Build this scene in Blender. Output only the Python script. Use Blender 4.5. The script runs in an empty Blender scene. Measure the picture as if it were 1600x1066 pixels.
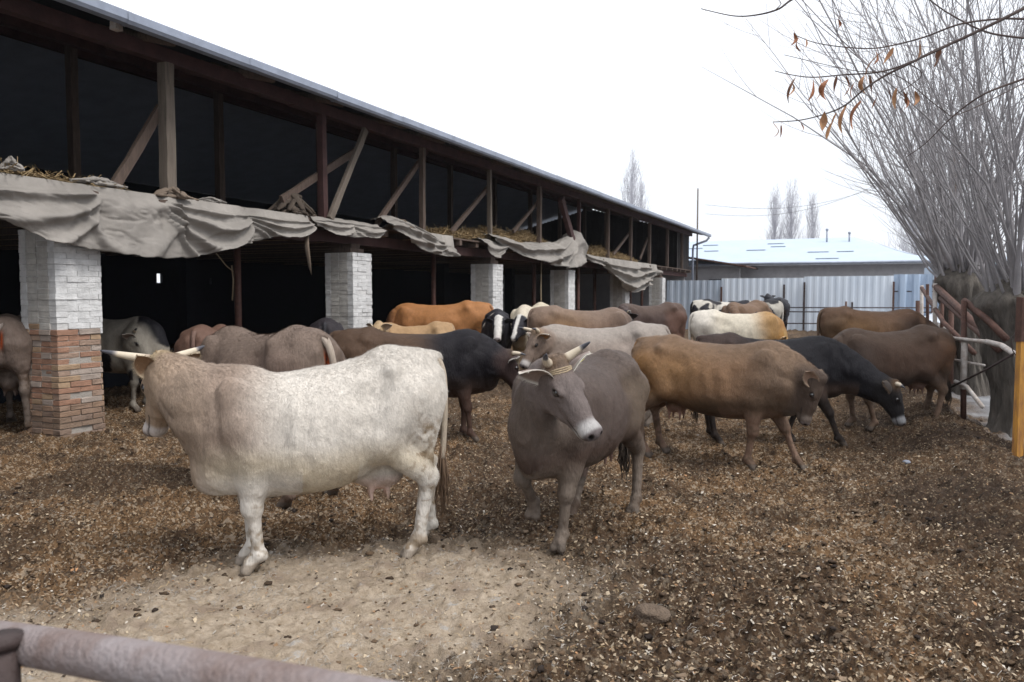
import bpy, math, random
import numpy as np
from mathutils import Vector, Matrix, Euler
R_ = math.radians
random.seed(7); rng = np.random.default_rng(7)
SC = bpy.context.scene; COL = SC.collection

# ------------------------------------------------------------------ camera, world, sun, exposure
EYE = 1.75
PITCH = math.atan(73/1244)
cam = bpy.data.cameras.new('camera'); cam.lens = 28.0; cam.sensor_width = 36.0
cam.clip_start = 0.05; cam.clip_end = 3000
camo = bpy.data.objects.new('camera', cam); COL.objects.link(camo)
camo.location = (0, 0, EYE); camo.rotation_euler = (math.pi/2 - PITCH, 0, 0)
cam.dof.use_dof = True; cam.dof.focus_distance = 5.6; cam.dof.aperture_fstop = 4.5
SC.camera = camo
SUN_EL, SUN_AZ = 52.0, 125.0      # azimuth measured clockwise from +Y; the sun stands behind the camera to the right
world = bpy.data.worlds.new("World"); SC.world = world; world.use_nodes = True
wn = world.node_tree; wn.nodes.clear()
wo = wn.nodes.new('ShaderNodeOutputWorld'); wb = wn.nodes.new('ShaderNodeBackground')
sk = wn.nodes.new('ShaderNodeTexSky'); sk.sky_type = 'NISHITA'; sk.sun_disc = False
sk.sun_elevation = R_(SUN_EL); sk.sun_rotation = R_(SUN_AZ); sk.dust_density = 4.0; sk.air_density = 1.0
hs = wn.nodes.new('ShaderNodeMixRGB'); hs.blend_type = 'MIX'; hs.inputs[0].default_value = 0.86
# overcast cloud layer: pale white, about twice as bright overhead as at the horizon
tcw = wn.nodes.new('ShaderNodeTexCoord'); sxw = wn.nodes.new('ShaderNodeSeparateXYZ'); wn.links.new(tcw.outputs['Generated'], sxw.inputs[0])
mrw = wn.nodes.new('ShaderNodeMapRange'); mrw.inputs[1].default_value = .12; mrw.inputs[2].default_value = 1.0; wn.links.new(sxw.outputs['Z'], mrw.inputs[0])
cl = wn.nodes.new('ShaderNodeMixRGB'); cl.inputs[1].default_value = (8.2, 8.5, 9.0, 1); cl.inputs[2].default_value = (15.0, 15.2, 15.8, 1)
wn.links.new(mrw.outputs[0], cl.inputs[0]); wn.links.new(cl.outputs[0], hs.inputs[2])
wn.links.new(sk.outputs[0], hs.inputs[1]); wn.links.new(hs.outputs[0], wb.inputs[0])
wb.inputs[1].default_value = 0.14
wn.links.new(wb.outputs[0], wo.inputs[0])
sun = bpy.data.lights.new('sun', 'SUN'); sun.energy = 2.8; sun.angle = R_(22); sun.color = (1.0, 0.97, 0.92)
suno = bpy.data.objects.new('sun', sun); COL.objects.link(suno)
sd = Vector((math.sin(R_(SUN_AZ))*math.cos(R_(SUN_EL)), math.cos(R_(SUN_AZ))*math.cos(R_(SUN_EL)), math.sin(R_(SUN_EL))))
suno.rotation_euler = sd.to_track_quat('Z', 'Y').to_euler(); suno.location = (0, -5, 20)
SC.view_settings.view_transform = 'Standard'; SC.view_settings.look = 'None'
SC.view_settings.exposure = 0.0; SC.view_settings.gamma = 1.0
SC.render.engine = 'CYCLES'; SC.cycles.max_bounces = 6; SC.cycles.volume_bounces = 0
SC.cycles.use_denoising = True

# ------------------------------------------------------------------ helpers
def at(px, py, Y):
    """world point on the photo ray (1600 x 1066 pixels) at distance Y ahead of the camera"""
    x = (px-800)/1244; z = -(py-533)/1244
    y2 = math.cos(PITCH) + z*math.sin(PITCH); z2 = -math.sin(PITCH) + z*math.cos(PITCH)
    k = Y/y2
    return Vector((x*k, Y, EYE+z2*k))
TH = R_(24.0); UA = (math.sin(TH), math.cos(TH)); UP = (-math.cos(TH), math.sin(TH))
def barn_pt(px, py, p):
    """barn-frame point (a along, p back, z) where the photo ray meets the plane p"""
    x = (px-800)/1244; z = -(py-533)/1244
    y2 = math.cos(PITCH) + z*math.sin(PITCH); z2 = -math.sin(PITCH) + z*math.cos(PITCH)
    k = p/(x*UP[0]+y2*UP[1])
    return ((x*UA[0]+y2*UA[1])*k, p, EYE+z2*k)
def hash3(ix, iy, iz, seed):
    h = (ix*374761393 + iy*668265263 + iz*2147483647 + seed*1274126177) & 0xffffffff
    h = ((h ^ (h >> 13))*1274126177) & 0xffffffff
    h = (h ^ (h >> 16))
    return (h & 0xffffff)/float(0xffffff)
def vnoise(P, scale, seed=0):
    """3D value noise, P (N,3) -> (N,) in 0..1"""
    Q = np.asarray(P, dtype=np.float64)*scale + 1000.0
    I = np.floor(Q).astype(np.int64); F = Q-I; F = F*F*(3-2*F)
    r = 0
    for dx in (0, 1):
        wx = F[:, 0] if dx else 1-F[:, 0]
        for dy in (0, 1):
            wy = F[:, 1] if dy else 1-F[:, 1]
            for dz in (0, 1):
                wz = F[:, 2] if dz else 1-F[:, 2]
                r = r + wx*wy*wz*hash3(I[:, 0]+dx, I[:, 1]+dy, I[:, 2]+dz, seed)
    return r
def fnoise(P, scale, seed=0, octs=3, gain=0.5):
    s = 0; a = 1.0; t = 0
    for o in range(octs):
        s = s + a*vnoise(P, scale*2.03**o, seed+o*17); t += a; a *= gain
    return s/t
def sstep(a, b, x):
    t = np.clip((x-a)/(b-a), 0, 1); return t*t*(3-2*t)
def mixc(c, d, m):
    m = np.asarray(m)[:, None]; return c*(1-m)+np.asarray(d)*m

def mesh_obj(name, V, F, mat=None, parent=None, smooth=False, col=None, tris=None):
    """V (N,3); F (M,4) or list; linked as ONE object"""
    me = bpy.data.meshes.new(name)
    if isinstance(F, np.ndarray):
        V = np.asarray(V, dtype=np.float32); k = F.shape[1]
        me.vertices.add(len(V)); me.vertices.foreach_set('co', V.ravel())
        me.loops.add(F.size); me.loops.foreach_set('vertex_index', F.astype(np.int32).ravel())
        me.polygons.add(len(F)); me.polygons.foreach_set('loop_start', np.arange(0, F.size, k, dtype=np.int32))
        me.update(calc_edges=True)
    else:
        me.from_pydata([tuple(v) for v in V], [], [tuple(f) for f in F]); me.update()
    if smooth: me.polygons.foreach_set('use_smooth', np.ones(len(me.polygons), dtype=bool))
    if col is not None:
        at_ = me.attributes.new('coat', 'FLOAT_COLOR', 'POINT')
        c = np.ones((len(V), 4), dtype=np.float32); c[:, :3] = np.asarray(col)[:, :3] if np.asarray(col).shape[1] >= 3 else col
        if np.asarray(col).shape[1] == 4: c[:, 3] = np.asarray(col)[:, 3]
        at_.data.foreach_set('color', c.ravel())
    o = bpy.data.objects.new(name, me); COL.objects.link(o)
    if mat: me.materials.append(mat)
    if parent: o.parent = parent
    return o
def tag(o, label=None, cat=None, group=None, kind=None):
    if label: o['label'] = label
    if cat: o['category'] = cat
    if group: o['group'] = group
    if kind: o['kind'] = kind
    return o
def empty(name, loc=(0, 0, 0), rz=0, label=None, cat=None, group=None):
    o = bpy.data.objects.new(name, None); COL.objects.link(o); o.empty_display_size = .2
    o.location = loc; o.rotation_euler = (0, 0, rz)
    return tag(o, label, cat, group)

class MB:
    """collects boxes, bars, tubes; build() links ONE mesh object"""
    def __init__(s): s.v = []; s.f = []; s.c = []
    def add(s, V, F, c=None):
        n = len(s.v); s.v += [tuple(v) for v in V]; s.f += [tuple(i+n for i in f) for f in F]
        s.c += [tuple(c) if c is not None else (1, 1, 1)]*len(V); return s
    def box(s, x0, x1, y0, y1, z0, z1, c=None, jit=0):
        V = [(x, y, z) for x in (x0, x1) for y in (y0, y1) for z in (z0, z1)]
        if jit: V = [tuple(q+random.uniform(-jit, jit) for q in v) for v in V]
        return s.add(V, [(0, 1, 3, 2), (4, 6, 7, 5), (0, 4, 5, 1), (2, 3, 7, 6), (0, 2, 6, 4), (1, 5, 7, 3)], c)
    def bar(s, A, B, w, h, c=None, up=(0, 0, 1), taper=1.0):
        A = Vector(A); B = Vector(B); d = (B-A).normalized(); u = Vector(up)
        if abs(d.dot(u)) > .95: u = Vector((1, 0, 0))
        sx = d.cross(u).normalized(); uz = sx.cross(d)
        V = []
        for P, t in ((A, 1), (B, taper)):
            for a, b in ((-1, -1), (1, -1), (1, 1), (-1, 1)): V.append(P+sx*a*w/2*t+uz*b*h/2*t)
        return s.add(V, [(0, 3, 2, 1), (4, 5, 6, 7), (0, 1, 5, 4), (1, 2, 6, 5), (2, 3, 7, 6), (3, 0, 4, 7)], c)
    def tube(s, P, r, n=8, c=None, cap=True, squash=1.0):
        P = [Vector(p) for p in P]; m = len(P)
        rr = r if hasattr(r, '__len__') else [r]*m
        V = []; F = []
        prev = None
        for i in range(m):
            d = (P[min(i+1, m-1)]-P[max(i-1, 0)])
            if d.length < 1e-9: d = Vector((0, 0, 1))
            d.normalize()
            if prev is None:
                u = Vector((0, 0, 1)) if abs(d.z) < .9 else Vector((1, 0, 0))
                sx = d.cross(u).normalized()
            else:
                sx = prev - d*prev.dot(d)
                sx = sx.normalized() if sx.length > 1e-6 else d.orthogonal().normalized()
            prev = sx; uy = d.cross(sx)
            for k in range(n):
                t = 2*math.pi*k/n
                V.append(P[i]+sx*math.cos(t)*rr[i]+uy*math.sin(t)*rr[i]*squash)
        for i in range(m-1):
            for k in range(n):
                F.append((i*n+k, i*n+(k+1) % n, (i+1)*n+(k+1) % n, (i+1)*n+k))
        if cap:
            F.append(tuple(range(n-1, -1, -1))); F.append(tuple((m-1)*n+k for k in range(n)))
        return s.add(V, F, c)
    def build(s, name, mat, parent=None, smooth=False, usecol=False):
        return mesh_obj(name, s.v, s.f, mat, parent, smooth, np.array(s.c) if usecol else None)

def catmull(P, n=6):
    P = [Vector(p) for p in P]; out = []
    for i in range(len(P)-1):
        p0 = P[max(i-1, 0)]; p1 = P[i]; p2 = P[i+1]; p3 = P[min(i+2, len(P)-1)]
        for k in range(n):
            t = k/n
            out.append(0.5*((2*p1)+(-p0+p2)*t+(2*p0-5*p1+4*p2-p3)*t*t+(-p0+3*p1-3*p2+p3)*t**3))
    out.append(P[-1]); return out

# ------------------------------------------------------------------ materials
def mat(name, col, rough=.8, noise=.25, scale=6, bump=.2, metal=0, bscale=None, attr=False, spec=.3, col2=None, stretch=None, detail=6):
    m = bpy.data.materials.new(name); m.use_nodes = True; N = m.node_tree.nodes; L = m.node_tree.links
    b = N['Principled BSDF']; b.inputs['Roughness'].default_value = rough; b.inputs['Metallic'].default_value = metal
    b.inputs['Specular IOR Level'].default_value = spec
    tc = N.new('ShaderNodeTexCoord'); mp = N.new('ShaderNodeMapping'); L.new(tc.outputs['Object'], mp.inputs[0])
    if stretch: mp.inputs['Scale'].default_value = stretch
    nz = N.new('ShaderNodeTexNoise'); nz.inputs['Scale'].default_value = scale; nz.inputs['Detail'].default_value = detail
    nz.inputs['Roughness'].default_value = .65
    L.new(mp.outputs[0], nz.inputs['Vector'])
    rp = N.new('ShaderNodeMapRange'); rp.inputs[1].default_value = .3; rp.inputs[2].default_value = .7
    L.new(nz.outputs['Fac'], rp.inputs[0])
    mx = N.new('ShaderNodeMixRGB'); L.new(rp.outputs[0], mx.inputs[0])
    if attr:
        a = N.new('ShaderNodeAttribute'); a.attribute_name = 'coat'
        lo = N.new('ShaderNodeMixRGB'); lo.blend_type = 'MULTIPLY'; lo.inputs[0].default_value = 1
        lo.inputs[2].default_value = (1-noise,)*3+(1,); L.new(a.outputs['Color'], lo.inputs[1])
        L.new(lo.outputs[0], mx.inputs[1]); L.new(a.outputs['Color'], mx.inputs[2])
    else:
        c2 = col2 or tuple(q*(1-noise) for q in col)
        mx.inputs[1].default_value = tuple(c2)+(1,); mx.inputs[2].default_value = tuple(col)+(1,)
    L.new(mx.outputs[0], b.inputs['Base Color'])
    if bump:
        n2 = N.new('ShaderNodeTexNoise'); n2.inputs['Scale'].default_value = bscale or scale*4; n2.inputs['Detail'].default_value = 4
        L.new(mp.outputs[0], n2.inputs['Vector'])
        bp = N.new('ShaderNodeBump'); bp.inputs['Strength'].default_value = bump; bp.inputs['Distance'].default_value = .02
        L.new(n2.outputs['Fac'], bp.inputs['Height']); L.new(bp.outputs[0], b.inputs['Normal'])
    return m
M = {}
M['coat'] = mat('cow_coat', (1, 1, 1), .62, .20, 42, .45, bscale=75, attr=True, spec=.16, stretch=(1.0, 1.0, .28))
M['horn'] = mat('horn', (1, 1, 1), .4, .15, 30, .1, attr=True)
M['fur'] = mat('coat_fur', (1, 1, 1), .55, .20, 60, 0, attr=True, spec=.2)
M['eye'] = mat('eye', (.012, .010, .010), .06, 0, 3, 0, spec=.9)
M['ear'] = mat('ear', (1, 1, 1), .8, .25, 40, .3, attr=True)
M['tag'] = mat('ear_tag_plastic', (.75, .7, .05), .4, .1, 20, 0)
M['rope'] = mat('rope', (.42, .33, .22), .9, .5, 120, .5)
M['hair'] = mat('tail_hair', (1, 1, 1), .7, .4, 60, .5, attr=True, stretch=(1, 1, .2))
M['timber'] = mat('weathered_timber', (.12, .085, .068), .85, .55, 5, .4, bscale=40, stretch=(6, 6, .7))
M['timber_pale'] = mat('pale_timber', (.165, .135, .11), .85, .45, 5, .4, bscale=40, stretch=(6, 6, .7))
M['timber_red'] = mat('red_brown_timber', (.072, .034, .032), .8, .5, 4, .35, bscale=30)
M['timber_cut'] = mat('sawn_beam_end', (.42, .27, .17), .85, .3, 9, .2)
M['dark_boards'] = mat('dark_boards', (.035, .03, .03), .9, .4, 2, .3)
M['roof_under'] = mat('roof_underside', (.008, .011, .020), .9, .5, 2, .3)  # near-black navy: the shadow under the roof is put into the colour
M['gutter'] = mat('gutter_metal', (.27, .30, .37), .45, .3, 3, .1, metal=.3)
M['roof_sheet'] = mat('roof_sheet', (.34, .38, .46), .5, .25, 2, .1)
M['brick'] = mat('brickwork', (1, 1, 1), .92, .32, 9, .6, bscale=45, attr=True, detail=8)
M['mortar'] = mat('mortar', (.40, .37, .34), .95, .3, 12, .5)
M['back_wall'] = mat('barn_wall', (.006, .008, .014), .95, .4, 3, .3)  # bluish near-black: the barn's deep shade is put into the colour
M['pipe_dark'] = mat('dark_red_pipe', (.10, .045, .035), .6, .5, 10, .2)
M['tarp'] = mat('canvas_tarp', (.29, .268, .245), .9, .42, 1.3, .35, bscale=90)
M['tarp_brown'] = mat('brown_sacking', (.20, .155, .12), .92, .45, 5, .4)
M['dark_sack'] = mat('dark_sacking', (.085, .066, .052), .95, .5, 8, .4)
M['hay'] = mat('hay', (.36, .26, .14), .95, .5, 12, .3)
M['rust'] = mat('rusty_steel', (.115, .060, .046), .75, .55, 9, .35, bscale=60)
M['rust_dark'] = mat('dark_rusty_steel', (.06, .042, .04), .7, .5, 9, .35, bscale=60)
M['white_pipe'] = mat('worn_white_pipe', (.55, .53, .51), .6, .45, 9, .2, col2=(.28, .22, .18))
M['orange_post'] = mat('peeling_orange_paint', (.60, .30, .05), .65, .5, 7, .4, col2=(.22, .10, .05), stretch=(3, 3, .6))
M['bark'] = mat('willow_bark', (.13, .115, .10), .95, .6, 5, 1.0, bscale=18, stretch=(3, 3, .5))
M['twig'] = mat('willow_shoots', (.31, .295, .305), .8, .4, 3, 0)
M['twig_dark'] = mat('dark_twigs', (.07, .05, .045), .8, .4, 5, 0)
M['hazed_twig'] = mat('hazed_tree_wood', (.55, .55, .60), .9, .3, 1, 0)  # distance haze put into the pale wood colour
M['leaf'] = mat('dry_leaf', (.30, .115, .05), .6, .5, 30, .2, col2=(.15, .06, .03))
M['leaf_b'] = mat('dry_leaf_dark', (.17, .075, .04), .6, .5, 30, .2, col2=(.08, .04, .025)); M['leaf_c'] = mat('dry_leaf_pale', (.36, .20, .10), .6, .5, 30, .2, col2=(.22, .10, .05))
M['white_paint'] = mat('white_car_paint', (.62, .66, .72), .25, .08, 3, 0, spec=.6)
M['glass'] = mat('dark_glass', (.03, .04, .05), .1, .1, 3, 0, spec=.8)
M['rubber'] = mat('tyre_rubber', (.02, .02, .022), .8, .2, 10, 0)
M['concrete'] = mat('concrete', (.42, .41, .40), .9, .25, 6, .2)
M['sky_roof'] = mat('pale_blue_roof_sheet', (.40, .47, .56), .7, .10, .7, .05, stretch=(1, 1, 4))
M['fascia'] = mat('white_fascia', (.6, .62, .66), .7, .15, 2, 0)
M['plaster'] = mat('grey_plaster', (.36, .35, .36), .9, .25, 2, .2)
M['dark_metal'] = mat('dark_metal', (.05, .05, .06), .5, .3, 5, .1)
M['wire'] = mat('wire', (.10, .10, .11), .6, .1, 5, 0)

# ------------------------------------------------------------------ ground
def ground_h(X, Y, fine=True):
    X = np.asarray(X, dtype=float); Y = np.asarray(Y, dtype=float); sh = X.shape
    P = np.stack([X.ravel(), Y.ravel(), np.zeros(X.size)], 1)
    x, y = P[:, 0], P[:, 1]
    z = .10*sstep(10.5, 14.5, y)*(1-sstep(60, 80, y))
    z += .05*(fnoise(P, .9, 3, 2)-.5)
    # low bank of trodden dung along the right-hand fence
    fl = fence_off(x, y)
    z += .22*np.exp(-((fl+.55)/.45)**2)*sstep(4, 7.5, y)*(1-sstep(13, 17, y))
    if fine:
        yard = 1-sstep(-.2, .8, fl)
        n1 = fnoise(P, 3.2, 11, 3); n2 = fnoise(P, 12, 21, 3, .6); n3 = fnoise(P, 38, 31, 2, .6)
        s = sand_mask(x, y)
        # hoof prints: a scatter of shallow cups with a pushed-up rim
        cs = .42; ix = np.floor(x/cs).astype(np.int64); iy = np.floor(y/cs).astype(np.int64); near = y < 16
        xn, yn = x[near], y[near]; hp_ = np.zeros(xn.size)
        for dx in (-1, 0, 1):
            for dy in (-1, 0, 1):
                cx, cy = ix[near]+dx, iy[near]+dy; o = 0*cx
                jx = (cx+hash3(cx+5000, cy+5000, o, 201))*cs; jy = (cy+hash3(cx+5000, cy+5000, o, 202))*cs; on = hash3(cx+5000, cy+5000, o, 203) < .62
                d = np.sqrt((xn-jx)**2+((yn-jy)*.85)**2)/(.055+.02*hash3(cx+5000, cy+5000, o, 204))
                hp_ += on*(-.026*np.exp(-d**3)+.010*np.exp(-((d-1.35)/.35)**2))
        z[near] += hp_*(1-.45*s[near])*(1-sstep(-.2, .8, fl[near]))
        rough = yard*(1-.62*s)
        z += rough*(.085*(n1-.5)+.15*np.maximum(n2-.5, -.2)*(.4+1.3*n1)+.034*(n3-.5))
        z += yard*.012*(n2-.5)
    return z.reshape(sh)
def fence_off(x, y):
    """signed distance to the right of the fence line that runs from (5.35,8.2) to (13.5,31)"""
    ax, ay, bx, by = 5.35, 8.2, 13.0, 31.0
    L = math.hypot(bx-ax, by-ay); ux, uy = (bx-ax)/L, (by-ay)/L
    return (x-ax)*uy-(y-ay)*ux
def sand_mask(x, y):
    P = np.stack([x, y, np.zeros_like(x)], 1)
    w = (fnoise(P, .9, 41, 3)-.5)*1.3 + (fnoise(P, 7, 45, 3)-.5)*.55
    # a strewn patch of sawdust in front of the cream cow, open to the camera side
    d = np.sqrt(((x+1.05-(y-4.2)*.30)/1.42)**2+((y-4.45)/1.25)**2)-1
    d2 = np.sqrt(((x+2.3)/1.5)**2+((y-3.4)/.95)**2)-1
    d = np.minimum(d, d2)+w*.5
    return 1-sstep(-.34, .22, d)

def build_ground():
    ys = [-10., -6, -3, -1, 0, .5]
    y = 1.0
    while y < 13: ys.append(y); y += .0042*y
    while y < 900: ys.append(y); y += .022*y
    ys.append(1500)
    u = np.linspace(-1, 1, 900); u = .55*u+.45*u**5
    V = []
    Y = np.array(ys)
    W = np.maximum(Y, 1.0)*1.55+2.2
    X = W[:, None]*u[None, :]; YY = np.repeat(Y[:, None], len(u), 1)
    Z = ground_h(X, YY)
    Z = Z - .25*sstep(60, 120, YY)
    V = np.stack([X, YY, Z], 2).reshape(-1, 3)
    n, m = X.shape
    i = np.arange(n-1)[:, None]*m+np.arange(m-1)[None, :]
    F = np.stack([i, i+1, i+m+1, i+m], 2).reshape(-1, 4)
    x, yv = V[:, 0], V[:, 1]
    P = np.stack([x, yv, 0*x], 1)
    s = sand_mask(x, yv)
    out = sstep(-.1, .7, fence_off(x, yv)+(fnoise(P, 2, 5, 2)-.5)*.8)
    out = np.maximum(out, sstep(40, 44, yv))
    dark = sstep(.42, .60, fnoise(P, .8, 71, 4))*.75
    dark = np.maximum(dark, sstep(.9, .0, np.abs(fence_off(x, yv)+.9)-.35)*.95*(.4+fnoise(P, 1.5, 77, 2)))
    dark = np.maximum(dark, sstep(1.5, 3.3, x-(yv-3)*.42+(fnoise(P, 1.4, 79, 3)-.5)*1.6)*(1-sstep(8.5, 10.5, yv)))
    blot = sstep(.54, .66, fnoise(P, 4.5, 91, 3))
    dark = np.clip(np.maximum(dark, blot*.7), 0, 1)
    pale = sstep(4, 13, yv)*.5
    col = np.stack([s, dark, out], 1)
    # R sand, G dark wet manure, B outside ground, A trodden light chaff
    c4 = np.concatenate([col, pale[:, None]], 1)
    g = mesh_obj('ground', V, F, ground_mat(), None, True, c4)
    tag(g, kind='structure')
def ground_mat():
    m = bpy.data.materials.new('yard_ground'); m.use_nodes = True; N = m.node_tree.nodes; L = m.node_tree.links
    b = N['Principled BSDF']; b.inputs['Roughness'].default_value = .93; b.inputs['Specular IOR Level'].default_value = .15
    a = N.new('ShaderNodeAttribute'); a.attribute_name = 'coat'
    sp = N.new('ShaderNodeSeparateColor'); L.new(a.outputs['Color'], sp.inputs[0])
    tc = N.new('ShaderNodeTexCoord')
    def noise(s, d=6, r=.65):
        n = N.new('ShaderNodeTexNoise'); n.inputs['Scale'].default_value = s; n.inputs['Detail'].default_value = d
        n.inputs['Roughness'].default_value = r; L.new(tc.outputs['Object'], n.inputs['Vector']); return n.outputs['Fac']
    def rng_(x, lo, hi, a0=0, a1=1):
        r = N.new('ShaderNodeMapRange'); r.inputs[1].default_value = lo; r.inputs[2].default_value = hi
        r.inputs[3].default_value = a0; r.inputs[4].default_value = a1; L.new(x, r.inputs[0]); return r.outputs[0]
    def mix(f, c1, c2):
        x = N.new('ShaderNodeMixRGB')
        for k, v in ((0, f), (1, c1), (2, c2)):
            if isinstance(v, tuple): x.inputs[k].default_value = v+(1,)
            elif isinstance(v, float): x.inputs[k].default_value = v
            else: L.new(v, x.inputs[k])
        return x.outputs[0]
    def vor(s):
        v = N.new('ShaderNodeTexVoronoi'); v.inputs['Scale'].default_value = s; v.inputs['Randomness'].default_value = 1
        L.new(tc.outputs['Object'], v.inputs['Vector']); return v
    def mul(x, y):
        q = N.new('ShaderNodeMath'); q.operation = 'MULTIPLY'
        for k, v in enumerate((x, y)):
            if isinstance(v, float): q.inputs[k].default_value = v
            else: L.new(v, q.inputs[k])
        return q.outputs[0]
    base = mix(rng_(noise(9), .35, .68), (.060, .035, .021), (.21, .132, .078))
    base = mix(rng_(noise(45, 4), .4, .7), base, (.27, .178, .108))
    base = mix(mul(rng_(noise(2.2, 4), .42, .66), .55), base, (.22, .14, .085))
    # fine crumbs: random cell tone
    v = vor(75); cr = N.new('ShaderNodeSeparateColor'); L.new(v.outputs['Color'], cr.inputs[0])
    base = mix(mul(rng_(cr.outputs[0], .80, .86), .75), base, (.46, .36, .26))
    base = mix(mul(rng_(cr.outputs[1], .75, .8), .7), base, (.035, .024, .017))
    v2 = vor(38); c2 = N.new('ShaderNodeSeparateColor'); L.new(v2.outputs['Color'], c2.inputs[0])
    base = mix(mul(rng_(c2.outputs[0], .87, .9), .55), base, (.5, .42, .33))
    dk = mix(rng_(noise(14), .35, .7), (.018, .014, .012), (.085, .058, .042))
    dk = mix(mul(rng_(cr.outputs[0], .92, .95), .6), dk, (.35, .28, .2))
    base = mix(mul(sp.outputs[1], .88), base, dk)
    sand = mix(rng_(noise(16, 8), .35, .66), (.34, .275, .205), (.57, .48, .385))
    sand = mix(mul(rng_(noise(4, 5), .52, .68), .7), sand, (.24, .18, .14))
    sand = mix(mul(rng_(noise(7, 8), .60, .68), .75), sand, (.50, .48, .46))
    base = mix(sp.outputs[0], base, sand)
    outc = mix(rng_(noise(2, 8), .35, .65), (.24, .24, .25), (.42, .43, .45))
    base = mix(sp.outputs[2], base, outc)
    hs_ = N.new('ShaderNodeHueSaturation'); hs_.inputs['Saturation'].default_value = 1.12; hs_.inputs['Value'].default_value = .80; L.new(base, hs_.inputs['Color']); L.new(hs_.outputs[0], b.inputs['Base Color'])
    bp = N.new('ShaderNodeBump'); bp.inputs['Strength'].default_value = .9; bp.inputs['Distance'].default_value = .03
    h = N.new('ShaderNodeMath'); h.operation = 'ADD'; L.new(noise(60, 5, .7), h.inputs[0]); L.new(mul(cr.outputs[2], .5), h.inputs[1])
    L.new(h.outputs[0], bp.inputs['Height']); L.new(bp.outputs[0], b.inputs['Normal'])
    return m
build_ground()

def ray_samples(n, y0, y1, power=1.0, span=.72, pad=.3):
    """random yard points, denser towards the camera"""
    t = rng.random(n)**power
    y = y0*(y1/y0)**t
    x = (rng.random(n)*2-1)*(span*y+pad)
    return x, y
# pale chips and husks trodden into the dung
def scatter_flakes():
    n = 78000
    x, y = ray_samples(n, 2.0, 17, .9)
    P = np.stack([x, y, 0*x], 1)
    s = sand_mask(x, y); fo = fence_off(x, y)
    dens = .25+1.3*sstep(.35, .62, fnoise(P, .8, 61, 3))
    dens *= (1-.85*s)*(fo < -.2)*(1-.6*sstep(1.9, 3.4, x-(y-3)*.42))
    k = rng.random(n) < dens
    x, y = x[k], y[k]; n = len(x)
    z = ground_h(x, y)+.003
    L_ = (.0065+.011*rng.random(n)**2.2)*(1+.02*y); W_ = L_*(.35+.4*rng.random(n)); a = rng.random(n)*2*np.pi
    tilt = rng.normal(0, .5, n); tilt2 = rng.normal(0, .5, n)
    V = np.zeros((n, 4, 3)); ca, sa = np.cos(a), np.sin(a)
    for i, (p, q) in enumerate(((-1, -.5), (.3, -1), (1, .4), (-.2, 1))):
        V[:, i, 0] = x+ca*L_*p-sa*W_*q; V[:, i, 1] = y+sa*L_*p+ca*W_*q
        V[:, i, 2] = z+L_*p*np.sin(tilt)*.8+W_*q*np.sin(tilt2)
    base = np.array([(.52, .42, .30), (.40, .30, .20), (.62, .56, .48), (.30, .19, .11), (.10, .07, .05), (.45, .25, .13)])
    ci = rng.choice(6, n, p=[.26, .26, .09, .22, .15, .02])
    c = base[ci]*(.5+.45*rng.random((n, 1)))
    C = np.repeat(c[:, None, :], 4, 1).reshape(-1, 3)
    F = np.arange(n*4).reshape(n, 4)
    o = mesh_obj('husk_chips', V.reshape(-1, 3), F, M['chaff'], None, False, C)
    tag(o, 'pale husks and chips trodden all over the brown yard', 'chaff', kind='stuff')
def ico_lump():
    t = (1+5**.5)/2
    v = np.array([(-1, t, 0), (1, t, 0), (-1, -t, 0), (1, -t, 0), (0, -1, t), (0, 1, t), (0, -1, -t), (0, 1, -t), (t, 0, -1), (t, 0, 1), (-t, 0, -1), (-t, 0, 1)])
    v /= np.linalg.norm(v[0])
    f = np.array([(0, 11, 5), (0, 5, 1), (0, 1, 7), (0, 7, 10), (0, 10, 11), (1, 5, 9), (5, 11, 4), (11, 10, 2), (10, 7, 6), (7, 1, 8), (3, 9, 4), (3, 4, 2), (3, 2, 6), (3, 6, 8), (3, 8, 9), (4, 9, 5), (2, 4, 11), (6, 2, 10), (8, 6, 7), (9, 8, 1)])
    # one subdivision
    vs = [tuple(q) for q in v]; mid = {}; nf = []
    def mp(a, b):
        k = (min(a, b), max(a, b))
        if k not in mid:
            p = (np.array(vs[a])+np.array(vs[b])); p /= np.linalg.norm(p); vs.append(tuple(p)); mid[k] = len(vs)-1
        return mid[k]
    for a, b, c in f:
        ab, bc, ca = mp(a, b), mp(b, c), mp(c, a); nf += [(a, ab, ca), (b, bc, ab), (c, ca, bc), (ab, bc, ca)]
    return np.array(vs), np.array(nf)
ICO_V, ICO_F = ico_lump()
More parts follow.
